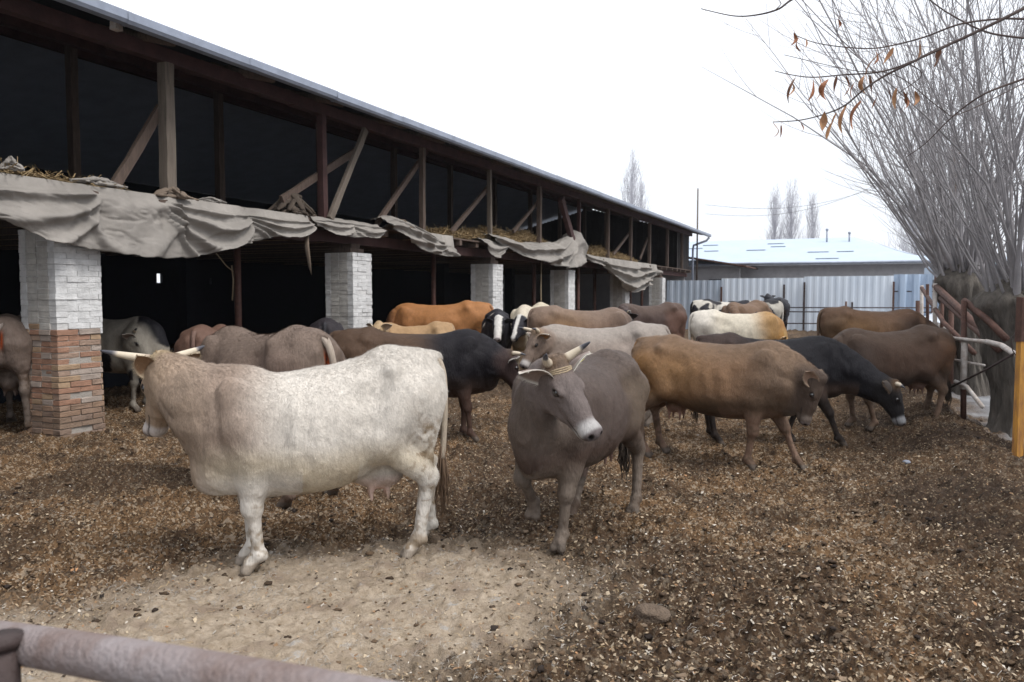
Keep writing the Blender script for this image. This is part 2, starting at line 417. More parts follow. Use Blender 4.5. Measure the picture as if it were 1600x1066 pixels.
def scatter_clods():
    n = 16000
    x, y = ray_samples(n, 2.0, 13, .8)
    P = np.stack([x, y, 0*x], 1)
    s = sand_mask(x, y); fo = fence_off(x, y)
    k = rng.random(n) < (.15+1.1*sstep(.45, .65, fnoise(P, 1.6, 63, 3)))*(1-.93*s)*(fo < .2)
    x, y, s = x[k], y[k], s[k]; n = len(x)
    r = (.006+.022*rng.random(n)**3.2)
    r = np.minimum(r, .019)
    z = ground_h(x, y)+r*.15
    nv = len(ICO_V)
    V = np.repeat(ICO_V[None], n, 0)*(1+.75*(rng.random((n, nv, 1))-.5))
    sc = np.stack([r*(.6+.9*rng.random(n)), r*(.6+.9*rng.random(n)), r*(.35+.35*rng.random(n))], 1)
    V = V*sc[:, None, :]+np.stack([x, y, z], 1)[:, None, :]
    F = (ICO_F[None]+(np.arange(n)*nv)[:, None, None]).reshape(-1, 3)
    base = np.array([(.06, .04, .026), (.12, .08, .05), (.03, .022, .018), (.20, .145, .10), (.36, .35, .34)])
    ci = rng.choice(5, n, p=[.38, .31, .19, .118, .002])
    c = base[ci]*(.7+.5*rng.random((n, 1)))
    C = np.repeat(c[:, None, :], nv, 1).reshape(-1, 3)
    tag(mesh_obj('dung_crumbs', V.reshape(-1, 3), F, M['chaff'], None, False, C), 'dark crumbs and clods of dung strewn over the yard', 'dung', kind='stuff')
def scatter_fibres():
    """straw stalks and pale tufts of fibre"""
    n = 42000
    x, y = ray_samples(n, 2.0, 11, .8)
    P = np.stack([x, y, 0*x], 1)
    s = sand_mask(x, y)
    tuft = sstep(.50, .62, fnoise(P, 4.2, 65, 4))
    edge = 4*s*(1-s); k = rng.random(n) < (.08+1.0*tuft*np.clip(.5*s+edge+.3*(x < 1.2), 0, 1))
    x, y, s, tuft = x[k], y[k], s[k], tuft[k]; n = len(x)
    z = ground_h(x, y)+.004
    L_ = .012+.035*rng.random(n); a = rng.random(n)*2*np.pi; up = np.abs(rng.normal(0, .25, n))
    dx, dy, dz = np.cos(a)*L_, np.sin(a)*L_, up*L_
    w = .0006+.0006*rng.random(n)
    bx, by = -np.sin(a)*w, np.cos(a)*w
    k2 = rng.normal(0, .35, n)
    V = np.zeros((n, 6, 3))
    for i, t in enumerate((0, .5, 1)):
        ox = dx*t-dy*k2*t*(1-t)*2; oy = dy*t+dx*k2*t*(1-t)*2; oz = dz*t+L_*.25*math.sin(t*math.pi)
        V[:, i*2, 0] = x+ox-bx; V[:, i*2, 1] = y+oy-by; V[:, i*2, 2] = z+oz
        V[:, i*2+1, 0] = x+ox+bx; V[:, i*2+1, 1] = y+oy+by; V[:, i*2+1, 2] = z+oz+w
    F = np.concatenate([np.arange(n)[:, None]*6+np.array([[0, 1, 3, 2]]), np.arange(n)[:, None]*6+np.array([[2, 3, 5, 4]])])
    cp = np.where((tuft > .4)[:, None], np.array([[.36, .34, .31]]), np.array([[.42, .31, .17]]))*(.7+.5*rng.random((n, 1)))
    C = np.repeat(cp[:, None, :], 6, 1).reshape(-1, 3)
    tag(mesh_obj('straw_fibres', V.reshape(-1, 3), F, M['chaff'], None, False, C), 'fine straw and greyish fibre tufts lying on the ground', 'straw', kind='stuff')
M['chaff'] = mat('chaff', (1, 1, 1), .9, .3, 60, 0, attr=True, spec=.2)
scatter_flakes(); scatter_clods(); scatter_fibres()

# ------------------------------------------------------------------ barn (local x = along, local y = back, from the yard-side wall line)
BD = 9.0                                   # distance of the wall line from the camera
RZ = R_(66.0)
def barn_loc(a, p, z=0): return (a*UA[0]+p*UP[0], a*UA[1]+p*UP[1], z)
def in_barn_frame(o, a=0, p=BD, z=0):
    o.location = barn_loc(a, p, z); o.rotation_euler = (0, 0, RZ); return o
barn = empty('cattle_barn', barn_loc(0, BD), RZ, 'long open-sided cattle barn with whitewashed brick pillars, timber hay loft and low metal roof', 'barn')
A0, A1 = -7.0, 44.6
EZ = 5.06            # gutter height
SL = .27             # roof slope
def roofz(p): return EZ+.02+(p-(BD-.82))*SL
# roof sheet with ridge
mb = MB()
for a0 in np.arange(A0-.3, A1+.9, 1.02):
    a1 = min(a0+1.02, A1+.9); dz = random.uniform(0, .012)
    for (p0, p1) in ((BD-.86, BD+5.8),):
        mb.add([(a0, p0-BD, roofz(p0)+dz), (a1, p0-BD, roofz(p0)+dz+.006), (a1, p1-BD, roofz(p1)+dz+.006), (a0, p1-BD, roofz(p1)+dz),
                (a0, p0-BD, roofz(p0)+dz+.035), (a1, p0-BD, roofz(p0)+dz+.04), (a1, p1-BD, roofz(p1)+dz+.04), (a0, p1-BD, roofz(p1)+dz+.035)],
               [(0, 3, 2, 1), (4, 5, 6, 7), (0, 1, 5, 4), (1, 2, 6, 5), (2, 3, 7, 6), (3, 0, 4, 7)])
zr = roofz(BD+5.8)
mb.add([(A0-.3, 5.8, zr), (A1+.9, 5.8, zr), (A1+.9, 12.4, EZ+.1), (A0-.3, 12.4, EZ+.1), (A0-.3, 5.8, zr+.05), (A1+.9, 5.8, zr+.05), (A1+.9, 12.4, EZ+.16), (A0-.3, 12.4, EZ+.16)],
       [(0, 3, 2, 1), (4, 5, 6, 7), (0, 1, 5, 4), (1, 2, 6, 5), (2, 3, 7, 6), (3, 0, 4, 7)])
roof = mb.build('roof', M['roof_sheet'], barn)
# gutter: open half channel with joint bands
mb = MB(); g0 = BD-.82
segs = np.arange(A0-.3, A1+1.0, 2.04)
for i, a0 in enumerate(segs):
    a1 = min(a0+2.05, A1+1.0); dz = random.uniform(-.008, .008)
    prof = [(-.075, .06), (-.09, .05), (-.095, -.045), (-.07, -.085), (.03, -.09), (.06, -.05), (.06, .04), (.045, .04), (.03, -.05), (-.06, -.05), (-.072, -.02)]
    V = []; n = len(prof)
    for a in (a0, a1): V += [(a, g0-BD+q[0]-.02, EZ-.02+q[1]+dz) for q in prof]
    mb.add(V, [(k, (k+1) % n, n+(k+1) % n, n+k) for k in range(n)])
    pr2 = [(q[0]*1.09, q[1]*1.06-.001) for q in prof[1:7]]
    V = []; n = len(pr2)
    for a in (a0-.03, a0+.03): V += [(a, g0-BD+q[0]-.02, EZ-.02+q[1]+dz) for q in pr2]
    mb.add(V, [(k, k+1, n+k+1, n+k) for k in range(n-1)])
mb.build('gutter', M['gutter'], barn)
# eave purlin (dark red) on the posts, with inner purlins
mb = MB()
for a0 in np.arange(A0, A1, 3.6):
    mb.bar((a0, 0, 5.05+random.uniform(-.01, .01)), (min(a0+3.62, A1), 0, 5.05+random.uniform(-.01, .01)), .16, .19)
mb.build('eave_beam', M['timber_red'], barn)
for p in (3.0, 5.8):
    mb = MB(); z = roofz(BD+p)-.22 if p < 6 else EZ+.7
    mb.bar((A0, p, z), (A1, p, z), .14, .16); mb.build('purlin', M['timber_red'], barn)
# rafters: round poles whose ends show under the eave
for i, a in enumerate(np.arange(A0+.4, A1+.3, 1.82)):
    mb = MB(); r = random.uniform(.055, .075); aa = a+random.uniform(-.15, .15); e = random.uniform(.62, .74)
    mb.tube([(aa, -e, roofz(BD-e)-.09), (aa+.03, 2.5, roofz(BD+2.5)-.10), (aa, 5.8, roofz(BD+5.8)-.09)], [r, r, r*.85], 8)
    o = mb.build('rafter', M['timber'], barn, True)
# sheathing boards of the ceiling under the sheets
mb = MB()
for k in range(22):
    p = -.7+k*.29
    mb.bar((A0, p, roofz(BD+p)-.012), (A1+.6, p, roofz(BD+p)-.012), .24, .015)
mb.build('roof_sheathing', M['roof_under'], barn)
# back wall, end walls
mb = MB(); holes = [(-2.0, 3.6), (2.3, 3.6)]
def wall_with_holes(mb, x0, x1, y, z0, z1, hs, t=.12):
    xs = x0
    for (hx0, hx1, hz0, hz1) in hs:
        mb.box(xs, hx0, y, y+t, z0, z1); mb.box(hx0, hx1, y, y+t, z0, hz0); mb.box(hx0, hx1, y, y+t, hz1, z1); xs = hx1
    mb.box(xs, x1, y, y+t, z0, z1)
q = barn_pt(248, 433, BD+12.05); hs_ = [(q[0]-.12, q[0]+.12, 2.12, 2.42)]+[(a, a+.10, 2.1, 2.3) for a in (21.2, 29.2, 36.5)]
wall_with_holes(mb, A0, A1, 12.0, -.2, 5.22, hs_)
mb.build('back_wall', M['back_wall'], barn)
# the end gables
mb = MB(); mb.box(A0-.3, A0, 0, 12.3, -.2, 5.0); mb.add([(A0-.3, 0, 5), (A0, 0, 5), (A0, 12.3, 5), (A0-.3, 12.3, 5), (A0-.3, 5.8, zr-.1), (A0, 5.8, zr-.1)], [(0, 1, 5, 4), (2, 3, 4, 5), (0, 4, 3), (1, 2, 5)])
mb.build('end_wall', M['back_wall'], barn)
mb = MB(); mb.box(A1-.28, A1, .3, 12.3, -.2, 3.0)
mb.build('end_wall', M['plaster'], barn)
mb = MB()
for k in range(56):
    p = .1+k*.216; zt = roofz(BD+p)-.15 if p < 5.8 else zr-.15-(p-5.8)*(zr-EZ-.1)/6.6
    dx = .02*(k % 2); mb.box(A1-.07+dx, A1-.05+dx, p-.012, p+(.225 if k % 9 else .209), 3.0, zt)
mb.build('gable_boarding', M['dark_boards'], barn)
# boarding of the last bay of the loft, facing the yard
mb = MB()
for k in range(15):
    a = 41.6+k*.2; dy = .02*(k % 2); mb.box(a, a+.21, .10+dy, .12+dy, 3.09, 4.96)
mb.build('loft_boarding', M['dark_boards'], barn)
# loft: sill beam on the pillars, joists with sawn ends, floor boards
mb = MB()
for a0 in np.arange(A0, A1, 6.3):
    mb.bar((a0, .3, 2.83), (min(a0+6.32, A1), .3, 2.81), .22, .20)
mb.build('sill_beam', M['timber_red'], barn)
for a in np.arange(A0+.5, A1-.4, 1.12):
    mb = MB(); aa = a+random.uniform(-.2, .2); e = random.uniform(.02, .16)
    mb.box(aa, aa+.13, -e, 11.9, 2.925, 3.045, None, .006)
    o = mb.build('loft_joist', M['timber'], barn)
    o.data.materials.append(M['timber_cut']); o.data.polygons[0+4].material_index = 1
mb = MB()
for k in range(38):
    p = -.06+k*.316
    e0 = random.uniform(-.3, 0)
    mb.box(A0, A1-.3, p, p+.30, 3.05, 3.085+random.uniform(0, .01))
mb.build('loft_floor', M['timber'], barn)
# posts of the loft and their braces
def rough_bar(name, A, B, w, h, m, bow=.007):
    A = Vector(A); B = Vector(B); mb = MB(); n = 6
    P = [A.lerp(B, i/n)+Vector((random.uniform(-bow, bow), 0, 0))*(0 < i < n) for i in range(n+1)]
    d = (B-A).normalized(); u = Vector((0, 1, 0)); sx = d.cross(u).normalized(); V = []; F = []
    for i, p in enumerate(P):
        ww = w/2*random.uniform(.93, 1.07); hh = h/2*random.uniform(.93, 1.07)
        for a, b in ((-1, -1), (-.1, -1.06), (1, -1), (1.05, 0), (1, 1), (0, 1.05), (-1, 1), (-1.05, 0)):
            V.append(p+sx*a*ww+u*b*hh)
    for i in range(n):
        for k in range(8): F.append((i*8+k, i*8+(k+1) % 8, (i+1)*8+(k+1) % 8, (i+1)*8+k))
    F += [tuple(range(7, -1, -1)), tuple(n*8+k for k in range(8))]
    mb.add(V, F); return mb.build(name, m, barn)
pa = [-6, -2.4, 1.2, 4.7, 8.35, 11.85, 15.35, 18.8, 22.2, 25.8, 29.1, 32.3, 35.4, 38.9, 42.3]
for i, a in enumerate(pa):
    w = .155 if i == 4 else random.uniform(.10, .125)
    m = M['timber_pale'] if i in (4, 7) else (M['timber_red'] if i in (5, 9) else M['timber'])
    rough_bar('loft_post', (a, 0, 3.08), (a+random.uniform(-.03, .03), 0, 4.96), w, w, m)
def px_brace(x0, y0, x1, y1, w, m, p=BD, pin=0):
    q0 = barn_pt(x0, y0, p+pin); q1 = barn_pt(x1, y1, p)
    rough_bar('brace', (q0[0], p+pin-BD, q0[2]), (q1[0], p-BD, q1[2]), w, w*.6, m)
px_brace(175, 299, 252, 168, .13, M['timber'], BD+.12)
px_brace(516, 342, 571, 203, .12, M['timber_pale'], BD-.12)
px_brace(440, 312, 556, 236, .12, M['timber'], BD+.1)
px_brace(589, 350, 656, 252, .11, M['timber'], BD+.1)
px_brace(704, 364, 762, 294, .11, M['timber'], BD+.1)
px_brace(802, 362, 840, 316, .10, M['timber'], BD+.12)
px_brace(895, 378, 876, 310, .24, M['timber_red'], BD-.1)
px_brace(958, 398, 985, 362, .10, M['timber'], BD+.12)
px_brace(1000, 405, 1012, 372, .10, M['timber'], BD+.12)
# inner row of posts, standing free in the dark of the loft and the stalls
for i, a in enumerate(np.arange(-4.2, 44, 3.6)):
    rough_bar('inner_post', (a, 4.3, 3.09), (a, 4.3, roofz(BD+4.3)-.18), .15, .15, M['timber'])
for i, a in enumerate(np.arange(1.5, 44, 6.3)):
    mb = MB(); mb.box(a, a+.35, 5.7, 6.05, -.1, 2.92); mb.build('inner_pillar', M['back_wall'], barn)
# thin steel props under the loft edge
for px, p in ((371, 1.1), (677, 1.1), (834, .8), (903, .5), (929, 1.0), (985, 1.0), (1003, 1.0)):
    q = barn_pt(px, 440, BD+p); mb = MB(); r = .06 if px < 700 else .07
    mb.tube([(q[0], p, -.1), (q[0]+.01, p, 2.92)], r, 10); mb.build('steel_prop', M['pipe_dark'], barn, True)
# feed trough along the middle of the barn
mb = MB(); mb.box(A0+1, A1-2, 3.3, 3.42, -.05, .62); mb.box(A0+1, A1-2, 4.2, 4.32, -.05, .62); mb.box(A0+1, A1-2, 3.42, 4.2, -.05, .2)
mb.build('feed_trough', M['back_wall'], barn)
# floor of the barn: damp trampled earth
# brick pillars, every brick a little block in mortar; whitewash over the upper part
def brick_pillar(a0, idx):
    """corner nearest the camera at (a0, 0); .58 m square"""
    S = .60; H = 2.55; rows = 36; rh = (H+.05)/rows
    V = []; F = []; C = []
    R = random.Random(100+idx)
    lim = 1.28 if idx == 1 else (1.0+R.random()*.3 if idx == 0 else -1)
    def blk(x0, x1, y0, y1, z0, z1, c):
        n = len(V); white = min(c) > .42 and max(c)-min(c) < .08; b = .003 if white else .006; j = .003 if white else .006; z1 = z1+(.004 if white else 0)
        for z, s in ((z0, b), (z0+b, 0), (z1-b, 0), (z1, b)):
            for (x, y) in ((x0+s, y0+s), (x1-s, y0+s), (x1-s, y1-s), (x0+s, y1-s)):
                V.append((x+R.uniform(-j, j), y+R.uniform(-j, j), z)); C.append(c)
        for l in range(3):
            for k in range(4): F.append((n+l*4+k, n+l*4+(k+1) % 4, n+(l+1)*4+(k+1) % 4, n+(l+1)*4+k))
        F.append((n+12, n+13, n+14, n+15))
        F.append((n+3, n+2, n+1, n))
    for r in range(rows):
        z0 = -.05+r*rh; z1 = z0+rh*.90
        taper = .014*max(0, 1-z0/.9)*(idx == 1)+.008
        off = R.uniform(-.008, .008)
        zc = (z0+z1)/2
        lo, hi = off-taper-(.014 if zc > lim else 0), S+off+taper+(.014 if zc > lim else 0)
        def colr(face, u):
            edge = lim+.04*math.sin(u*7+idx)+(.16 if (face == 'x' and u > .30) else 0)+R.uniform(-.02, .02)
            if zc > edge:
                w = R.uniform(.88, 1.0)
                return (.66*w, .66*w, .66*w) if face == 'y' else (.52*w, .50*w, .47*w)  # end faces greyer: dirt and shading both put into the whitewash colour
            dull = lambda q: tuple(u_*.62+v_*.38 for u_, v_ in zip(q, (.27, .20, .155)))
            t = R.random()
            if zc < .42+R.uniform(-.1, .1): return R.choice([(.27, .185, .135), (.24, .17, .125), (.30, .20, .14), (.25, .18, .14)])
            if t < .40: return dull((.38, .19, .12))
            if t < .56: return dull((.44, .30, .18))
            if t < .80: return dull((.36, .25, .19))
            return dull((.44, .38, .34))
        nb = 2 if r % 2 else 3
        cuts = [lo, lo+.30, lo+.30+.30, hi] if r % 2 == 0 else [lo, lo+.16, lo+.46, hi]
        g = .010
        # ring of bricks: two long faces (y=lo and y=hi) and two short faces (x=lo, x=hi)
        for k in range(3):
            x0, x1 = cuts[k], cuts[k+1]-g
            pr = R.uniform(-.004, .006)
            if R.random() < .03: pr -= .03
            if k == 0: c = colr('y', x0)
            else: c = colr('y', x0)
            blk(x0 if k else lo-pr, x1, lo-pr, lo+.12, z0, z1, c)
            blk(x0, x1, hi-.12, hi+R.uniform(-.004, .006), z0, z1, colr('y', x0))
        for k in range(2):
            y0 = lo+.12+g+k*(hi-lo-.24)/2; y1 = lo+.12+(k+1)*(hi-lo-.24)/2-g*(k == 1)
            pr = R.uniform(-.004, .006)
            blk(lo-pr, lo+.12, y0, y1-g*.5, z0, z1, colr('x', y0-lo))
            blk(hi-.12, hi+pr, y0, y1-g*.5, z0, z1, colr('x', y0-lo))
    # the mortar behind, raked back a little; whitewashed where the bricks are
    for (z0, z1, c) in ((-.1, max(lim-.03, -.05), (.36, .33, .30)), (max(lim-.03, -.05), H-.012, (.60, .595, .59))):
        if z1-z0 > .02:
            n = len(V); q = .001 if z0 < lim-.05 else -.0125
            V.extend([(x, y, z) for z in (z0, z1) for (x, y) in ((q, q), (S-q, q), (S-q, S-q), (q, S-q))]); C.extend([c]*8)
            F.extend([(n, n+1, n+5, n+4), (n+1, n+2, n+6, n+5), (n+2, n+3, n+7, n+6), (n+3, n, n+4, n+7), (n+4, n+5, n+6, n+7)])
    o = mesh_obj('brick_pillar', [(x+a0, y, z) for x, y, z in V], F, M['brick'], barn, False, np.array(C))
    mb = MB(); mb.box(a0+.05, a0+.5, .08, .52, 2.54, 2.64, None, .01); mb.box(a0+.15, a0+.42, .12, .5, 2.645, 2.73, None, .01)
    mb.build('bearing_block', M['timber'], barn)
    return o
PIL = [.25, 6.60, 12.72, 18.95, 24.75, 31.5, 37.9]
for i, a in enumerate(PIL): brick_pillar(a, i)
# downpipe at the far corner
mb = MB(); mb.tube([(A1+.9, -.84, 4.93), (A1+.85, -.7, 4.75), (A1+.12, -.12, 4.45), (A1+.08, -.1, 4.2), (A1+.08, -.1, 0)], .06, 8)
mb.build('downpipe', M['gutter'], barn, True)
mb = MB(); mb.tube([(A1+.25, -.3, 2.5), (A1+.25, -.3, 7.6)], [.05, .035], 6); mb.build('mast', M['timber'], barn, True)
# a hanging lamp casing and little bulbs under the eave
q = barn_pt(182, 41, BD-.5); mb = MB(); mb.box(q[0]-.05, q[0]+.05, -.55, -.45, q[2]-.05, q[2]+.05, None, .005); mb.box(q[0]-.012, q[0]+.012, -.51, -.49, q[2]+.05, q[2]+.14)
mb.build('eave_lamp', M['white_pipe'], barn)

# hay lying on the loft
def hay_heap(a0, a1, p0, h, n, seed, name='hay_heap'):
    r = np.random.default_rng(seed); N = n
    t = r.random(N); a = a0+(a1-a0)*t; p = BD+p0+r.random(N)*1.0
    env = np.sin(np.pi*t)**.6*(.5+.8*vnoise(np.stack([a, 0*a, 0*a], 1), 1.5, seed))
    z = 3.1+h*env*np.sqrt(r.random(N))*(.5+.5*np.sin((p-BD-p0)*np.pi))
    L_ = .06+.12*r.random(N); az = r.random(N)*6.28; el = r.normal(0, .5, N)
    d = np.stack([np.cos(az)*np.cos(el), np.sin(az)*np.cos(el), np.sin(el)], 1)*L_[:, None]
    w = np.stack([-np.sin(az), np.cos(az), .6+0*az], 1)*.006
    c0 = np.stack([a, p-BD, z], 1)
    V = np.stack([c0-d-w, c0+d-w, c0+d+w, c0-d+w], 1).reshape(-1, 3); V[:, 2] = np.maximum(V[:, 2], 3.1)
    F = np.arange(N*4).reshape(N, 4)
    ca = (a0+a1)/2
    o = mesh_obj(name, V-np.array([ca, 0, 3.1]), F, M['hay']); in_barn_frame(o, ca, BD, 3.1); return o
tag(hay_heap(16.3, 24.5, .05, .55, 9000, 5), 'heap of dull brown hay on the loft floor between the middle posts', 'hay', 'hay heaps on the loft')
tag(hay_heap(26.5, 33.5, .0, .42, 6000, 6), 'yellowish hay spilling along the loft edge towards the far end', 'hay', 'hay heaps on the loft')
tag(hay_heap(4.9, 7.6, -.1, .16, 900, 7), 'thin scatter of straw on the grey canvas at the near end of the loft', 'hay', 'hay heaps on the loft')

# ------------------------------------------------------------------ canvas sheets hung over the loft edge
def sheet(label, pts, swags, seed, thick=.003, m='tarp', p=-.22, n=(150, 46), group='canvas sheets hung from the loft edge', over=.35):
    """pts: (px, py_top, py_bottom) on the photo, taken to the plane in front of the loft edge; swags: (px_left, px_right, sag, folds, amplitude)"""
    T = [barn_pt(x, yt, BD+p) for x, yt, yb in pts]; B = [barn_pt(x, yb, BD+p) for x, yt, yb in pts]
    A_ = np.array([t[0] for t in T]); ZT = np.array([t[2] for t in T]); ZB = np.array([b[2] for b in B])
    sw = [(barn_pt(a, 350, BD+p)[0], barn_pt(b, 350, BD+p)[0], s_, f, am) for a, b, s_, f, am in swags]
    ns, nt = n; a = np.linspace(A_[0], A_[-1], ns); t = np.linspace(0, 1, nt)
    zt = np.interp(a, A_, ZT); zb = np.interp(a, A_, ZB)
    k = np.ones(7)/7; zb = np.convolve(np.pad(zb, 3, 'edge'), k, 'valid'); zt = np.convolve(np.pad(zt, 3, 'edge'), k, 'valid')
    a2, t2 = np.meshgrid(a, t, indexing='ij')
    z = zt[:, None]-(zt-zb)[:, None]*t2
    P = np.stack([a2.ravel(), t2.ravel()*1.0, 0*a2.ravel()+seed], 1)
    z = z-(.018*(fnoise(np.stack([a2.ravel(), 0*a2.ravel(), 0*a2.ravel()], 1), 9, seed+31, 3).reshape(a2.shape)-.5)*2)*sstep(.8, 1, t2)
    out = -.03-.10*np.sin(t2*1.9)
    wob = (fnoise(P, 1.3, seed, 2).reshape(a2.shape)-.5)
    for (l, r, sag, f, am) in sw:
        c = (a2-(l+r)/2)/((r-l)/2); env = np.clip(1-c*c, 0, 1)
        dm = np.max((zt-zb)[(a > l) & (a < r)]) if ((a > l) & (a < r)).any() else .5
        depth = (zt[:, None]-z)
        w = depth/(dm*(.10+.90*env**.8))
        ph = 2*np.pi*f*.42*(w**.85)+3.2*wob+seed
        fold = (.5+.5*np.cos(ph))**1.5*(.55+.9*fnoise(P, 1.7, seed+int(f)*3, 2).reshape(a2.shape))
        fade = sstep(0, .12, w)*(1-sstep(1.0, 1.35, w))*sstep(0, .30, env)
        out -= am*1.15*fold*fade
    for (l, r, sag, f, am) in sw:
        for e, sg in ((l, 1), (r, -1)):
            q = np.exp(-((a2-e)/.10)**2); out += .05*q
    cr_ = np.abs(fnoise(P*np.array([1, 1.6, 1]), 2.3, seed+21, 3).reshape(a2.shape)-.5); out += .020*np.maximum(0, .06-cr_)/.06*sstep(0, .1, t2)
    cr_ = np.abs(fnoise(P*np.array([1, 1.2, 1]), 5.1, seed+23, 2).reshape(a2.shape)-.5); out += .008*np.maximum(0, .07-cr_)/.07
    out -= .045*(fnoise(P, 3.1, seed+3, 3).reshape(a2.shape)-.5)
    out -= .012*(fnoise(P, 12, seed+5, 2).reshape(a2.shape)-.5)
    V = np.stack([a2, out+p+.22-.13, z], 2)
    # the upper edge runs back over the boards
    nb = 8; back = []
    for j in range(nb, 0, -1):
        q = j/nb; nn = np.stack([a, 0*a+q*3, 0*a+seed], 1)
        back.append(np.stack([a, V[:, 0, 1]+over*q, np.maximum(zt+.035*np.sin(q*3.1)+.08*(vnoise(nn, 2.6, seed+9)-.4)*(q > .1)-.0, 3.11+0*zt)], 1))
    V = np.concatenate([np.stack(back, 1), V], 1)
    ca = (A_[0]+A_[-1])/2
    m_, k_ = V.shape[:2]
    i = np.arange(m_-1)[:, None]*k_+np.arange(k_-1)[None]
    F = np.stack([i, i+1, i+k_+1, i+k_], 2).reshape(-1, 4)
    o = mesh_obj('tarpaulin', V.reshape(-1, 3)-np.array([ca, 0, 3.1]), F, M[m], None, True)
    in_barn_frame(o, ca, BD, 3.1)
    sm = o.modifiers.new('thickness', 'SOLIDIFY'); sm.thickness = thick
    return tag(o, label, 'tarpaulin', group)
sheet('widest grey canvas sheet drooping in a deep sag over the nearest brick pillar',
      [(-150, 268, 318), (0, 287, 346), (76, 291, 377), (152, 300, 392), (215, 306, 402), (260, 312, 404), (300, 320, 402), (333, 325, 393), (380, 333, 381), (424, 339, 370), (470, 344, 372), (492, 346, 352)],
      [(-120, 165, .55, 5, .10), (262, 400, .75, 7, .12), (392, 492, .8, 7, .09), (120, 290, .25, 3, .06)], 11, n=(260, 50))
sheet('short gathered grey canvas swag beside the pale leaning brace',
      [(496, 344, 352), (515, 343, 366), (540, 346, 370), (575, 351, 371), (590, 353, 373), (602, 356, 362)],
      [(494, 560, .7, 5, .07), (555, 603, .8, 4, .06)], 12, n=(90, 30))
sheet('grey canvas sheet slipping off the loft edge to a square lower corner',
      [(604, 343, 352), (620, 340, 362), (640, 346, 378), (660, 356, 391), (680, 368, 399), (700, 380, 401), (714, 388, 401)],
      [(560, 700, .5, 6, .09), (640, 760, .9, 5, .06)], 13, n=(110, 40))
sheet('small bunched grey canvas hanging beside the third brick pillar',
      [(757, 375, 382), (765, 376, 398), (776, 378, 404), (786, 380, 396), (791, 381, 388)],
      [(750, 795, .8, 4, .07)], 14, n=(50, 26))
sheet('long grey canvas sheet in a shallow swag ending in a raised peak',
      [(772, 368, 376), (790, 372, 386), (815, 379, 400), (845, 382, 410), (880, 381, 419), (897, 370, 418), (905, 362, 416), (912, 364, 410), (915, 374, 404)],
      [(765, 900, .85, 7, .14), (860, 940, .5, 4, .10)], 15, n=(150, 36))
sheet('narrow grey canvas strip linking the two far swags', [(914, 396, 404), (925, 399, 410), (938, 403, 414), (945, 407, 420)], [(905, 950, .8, 3, .08)], 16, n=(50, 20))
sheet('farthest grey canvas sheet hanging as a rounded bag near the metal fence',
      [(941, 406, 411), (948, 410, 428), (960, 412, 440), (975, 414, 452), (990, 416, 458), (1002, 416, 452), (1012, 417, 440), (1022, 419, 432), (1029, 421, 428)],
      [(938, 1020, .9, 7, .22), (1000, 1035, .6, 3, .15)], 17, n=(120, 34))
def rag_heap(label, a, z, r, seed, m, p=.05, sx=1.4, sz=.7):
    RR = random.Random(seed*13+1); mb = MB()
    for k in range(max(7, int(r*46))):        # folded, twisted lengths of cloth lying over each other
        a0 = RR.uniform(0, 6.28); P = []; L = r*RR.uniform(.7, 1.25); lift = RR.uniform(.05, 1.0)
        for q in range(6):
            t = q/5*2-1; a1 = a0+.5*math.sin(t*2+k)
            P.append((math.cos(a1)*L*sx*t*.8+RR.uniform(-.1, .1)*r, math.sin(a1)*L*t*.75+RR.uniform(-.1, .1)*r, max(.01, r*sz*lift*(1-.85*t*t)+RR.uniform(-.06, .06)*r)))
        C_ = catmull(P, 6); w = [r*(.10+.13*math.sin(math.pi*(q+.5)/len(C_)))*RR.uniform(.75, 1.25) for q in range(len(C_))]
        mb.tube(C_, w, 9, squash=RR.uniform(.35, .6))
    V = np.array(mb.v); V = V+(fnoise(V, 22, seed, 2)-.5)[:, None]*.02; F = [tuple(q) for q in mb.f]; V = [tuple(q) for q in V]
    o = mesh_obj('cloth_bundle', V, F, M[m], None, True); in_barn_frame(o, a, BD+p, z)
    return tag(o, label, 'cloth', 'old cloths left on the loft')
q = barn_pt(290, 305, BD); rag_heap('brown sacking wrapped round the foot of the thick pale post', 8.42, 3.10, .30, 1, 'tarp_brown', 0, 1.35, .55)
q = barn_pt(468, 318, BD); rag_heap('dark brown old sack slumped against the brace left of the second post', q[0], 3.12, .36, 2, 'dark_sack', .15, 1.25, 1.1)
q = barn_pt(60, 284, BD); rag_heap('knotted pale canvas end at the near end of the loft', q[0]-.35, 3.16, .15, 3, 'tarp', -.05, 1, .95)
q = barn_pt(625, 345, BD); rag_heap('crumpled pale brown cloth on the loft above the slipping sheet', q[0], 3.12, .32, 4, 'tarp_brown', 0, 1.6, .55)
q = barn_pt(330, 318, BD); rag_heap('flat crumpled pale cloth right of the thick post', q[0], 3.12, .16, 6, 'tarp', 0, 1.7, .5)
q = barn_pt(150, 298, BD); rag_heap('low crumpled pale cloth under the brown diagonal brace', q[0], 3.14, .22, 8, 'tarp', 0, 2.2, .35)
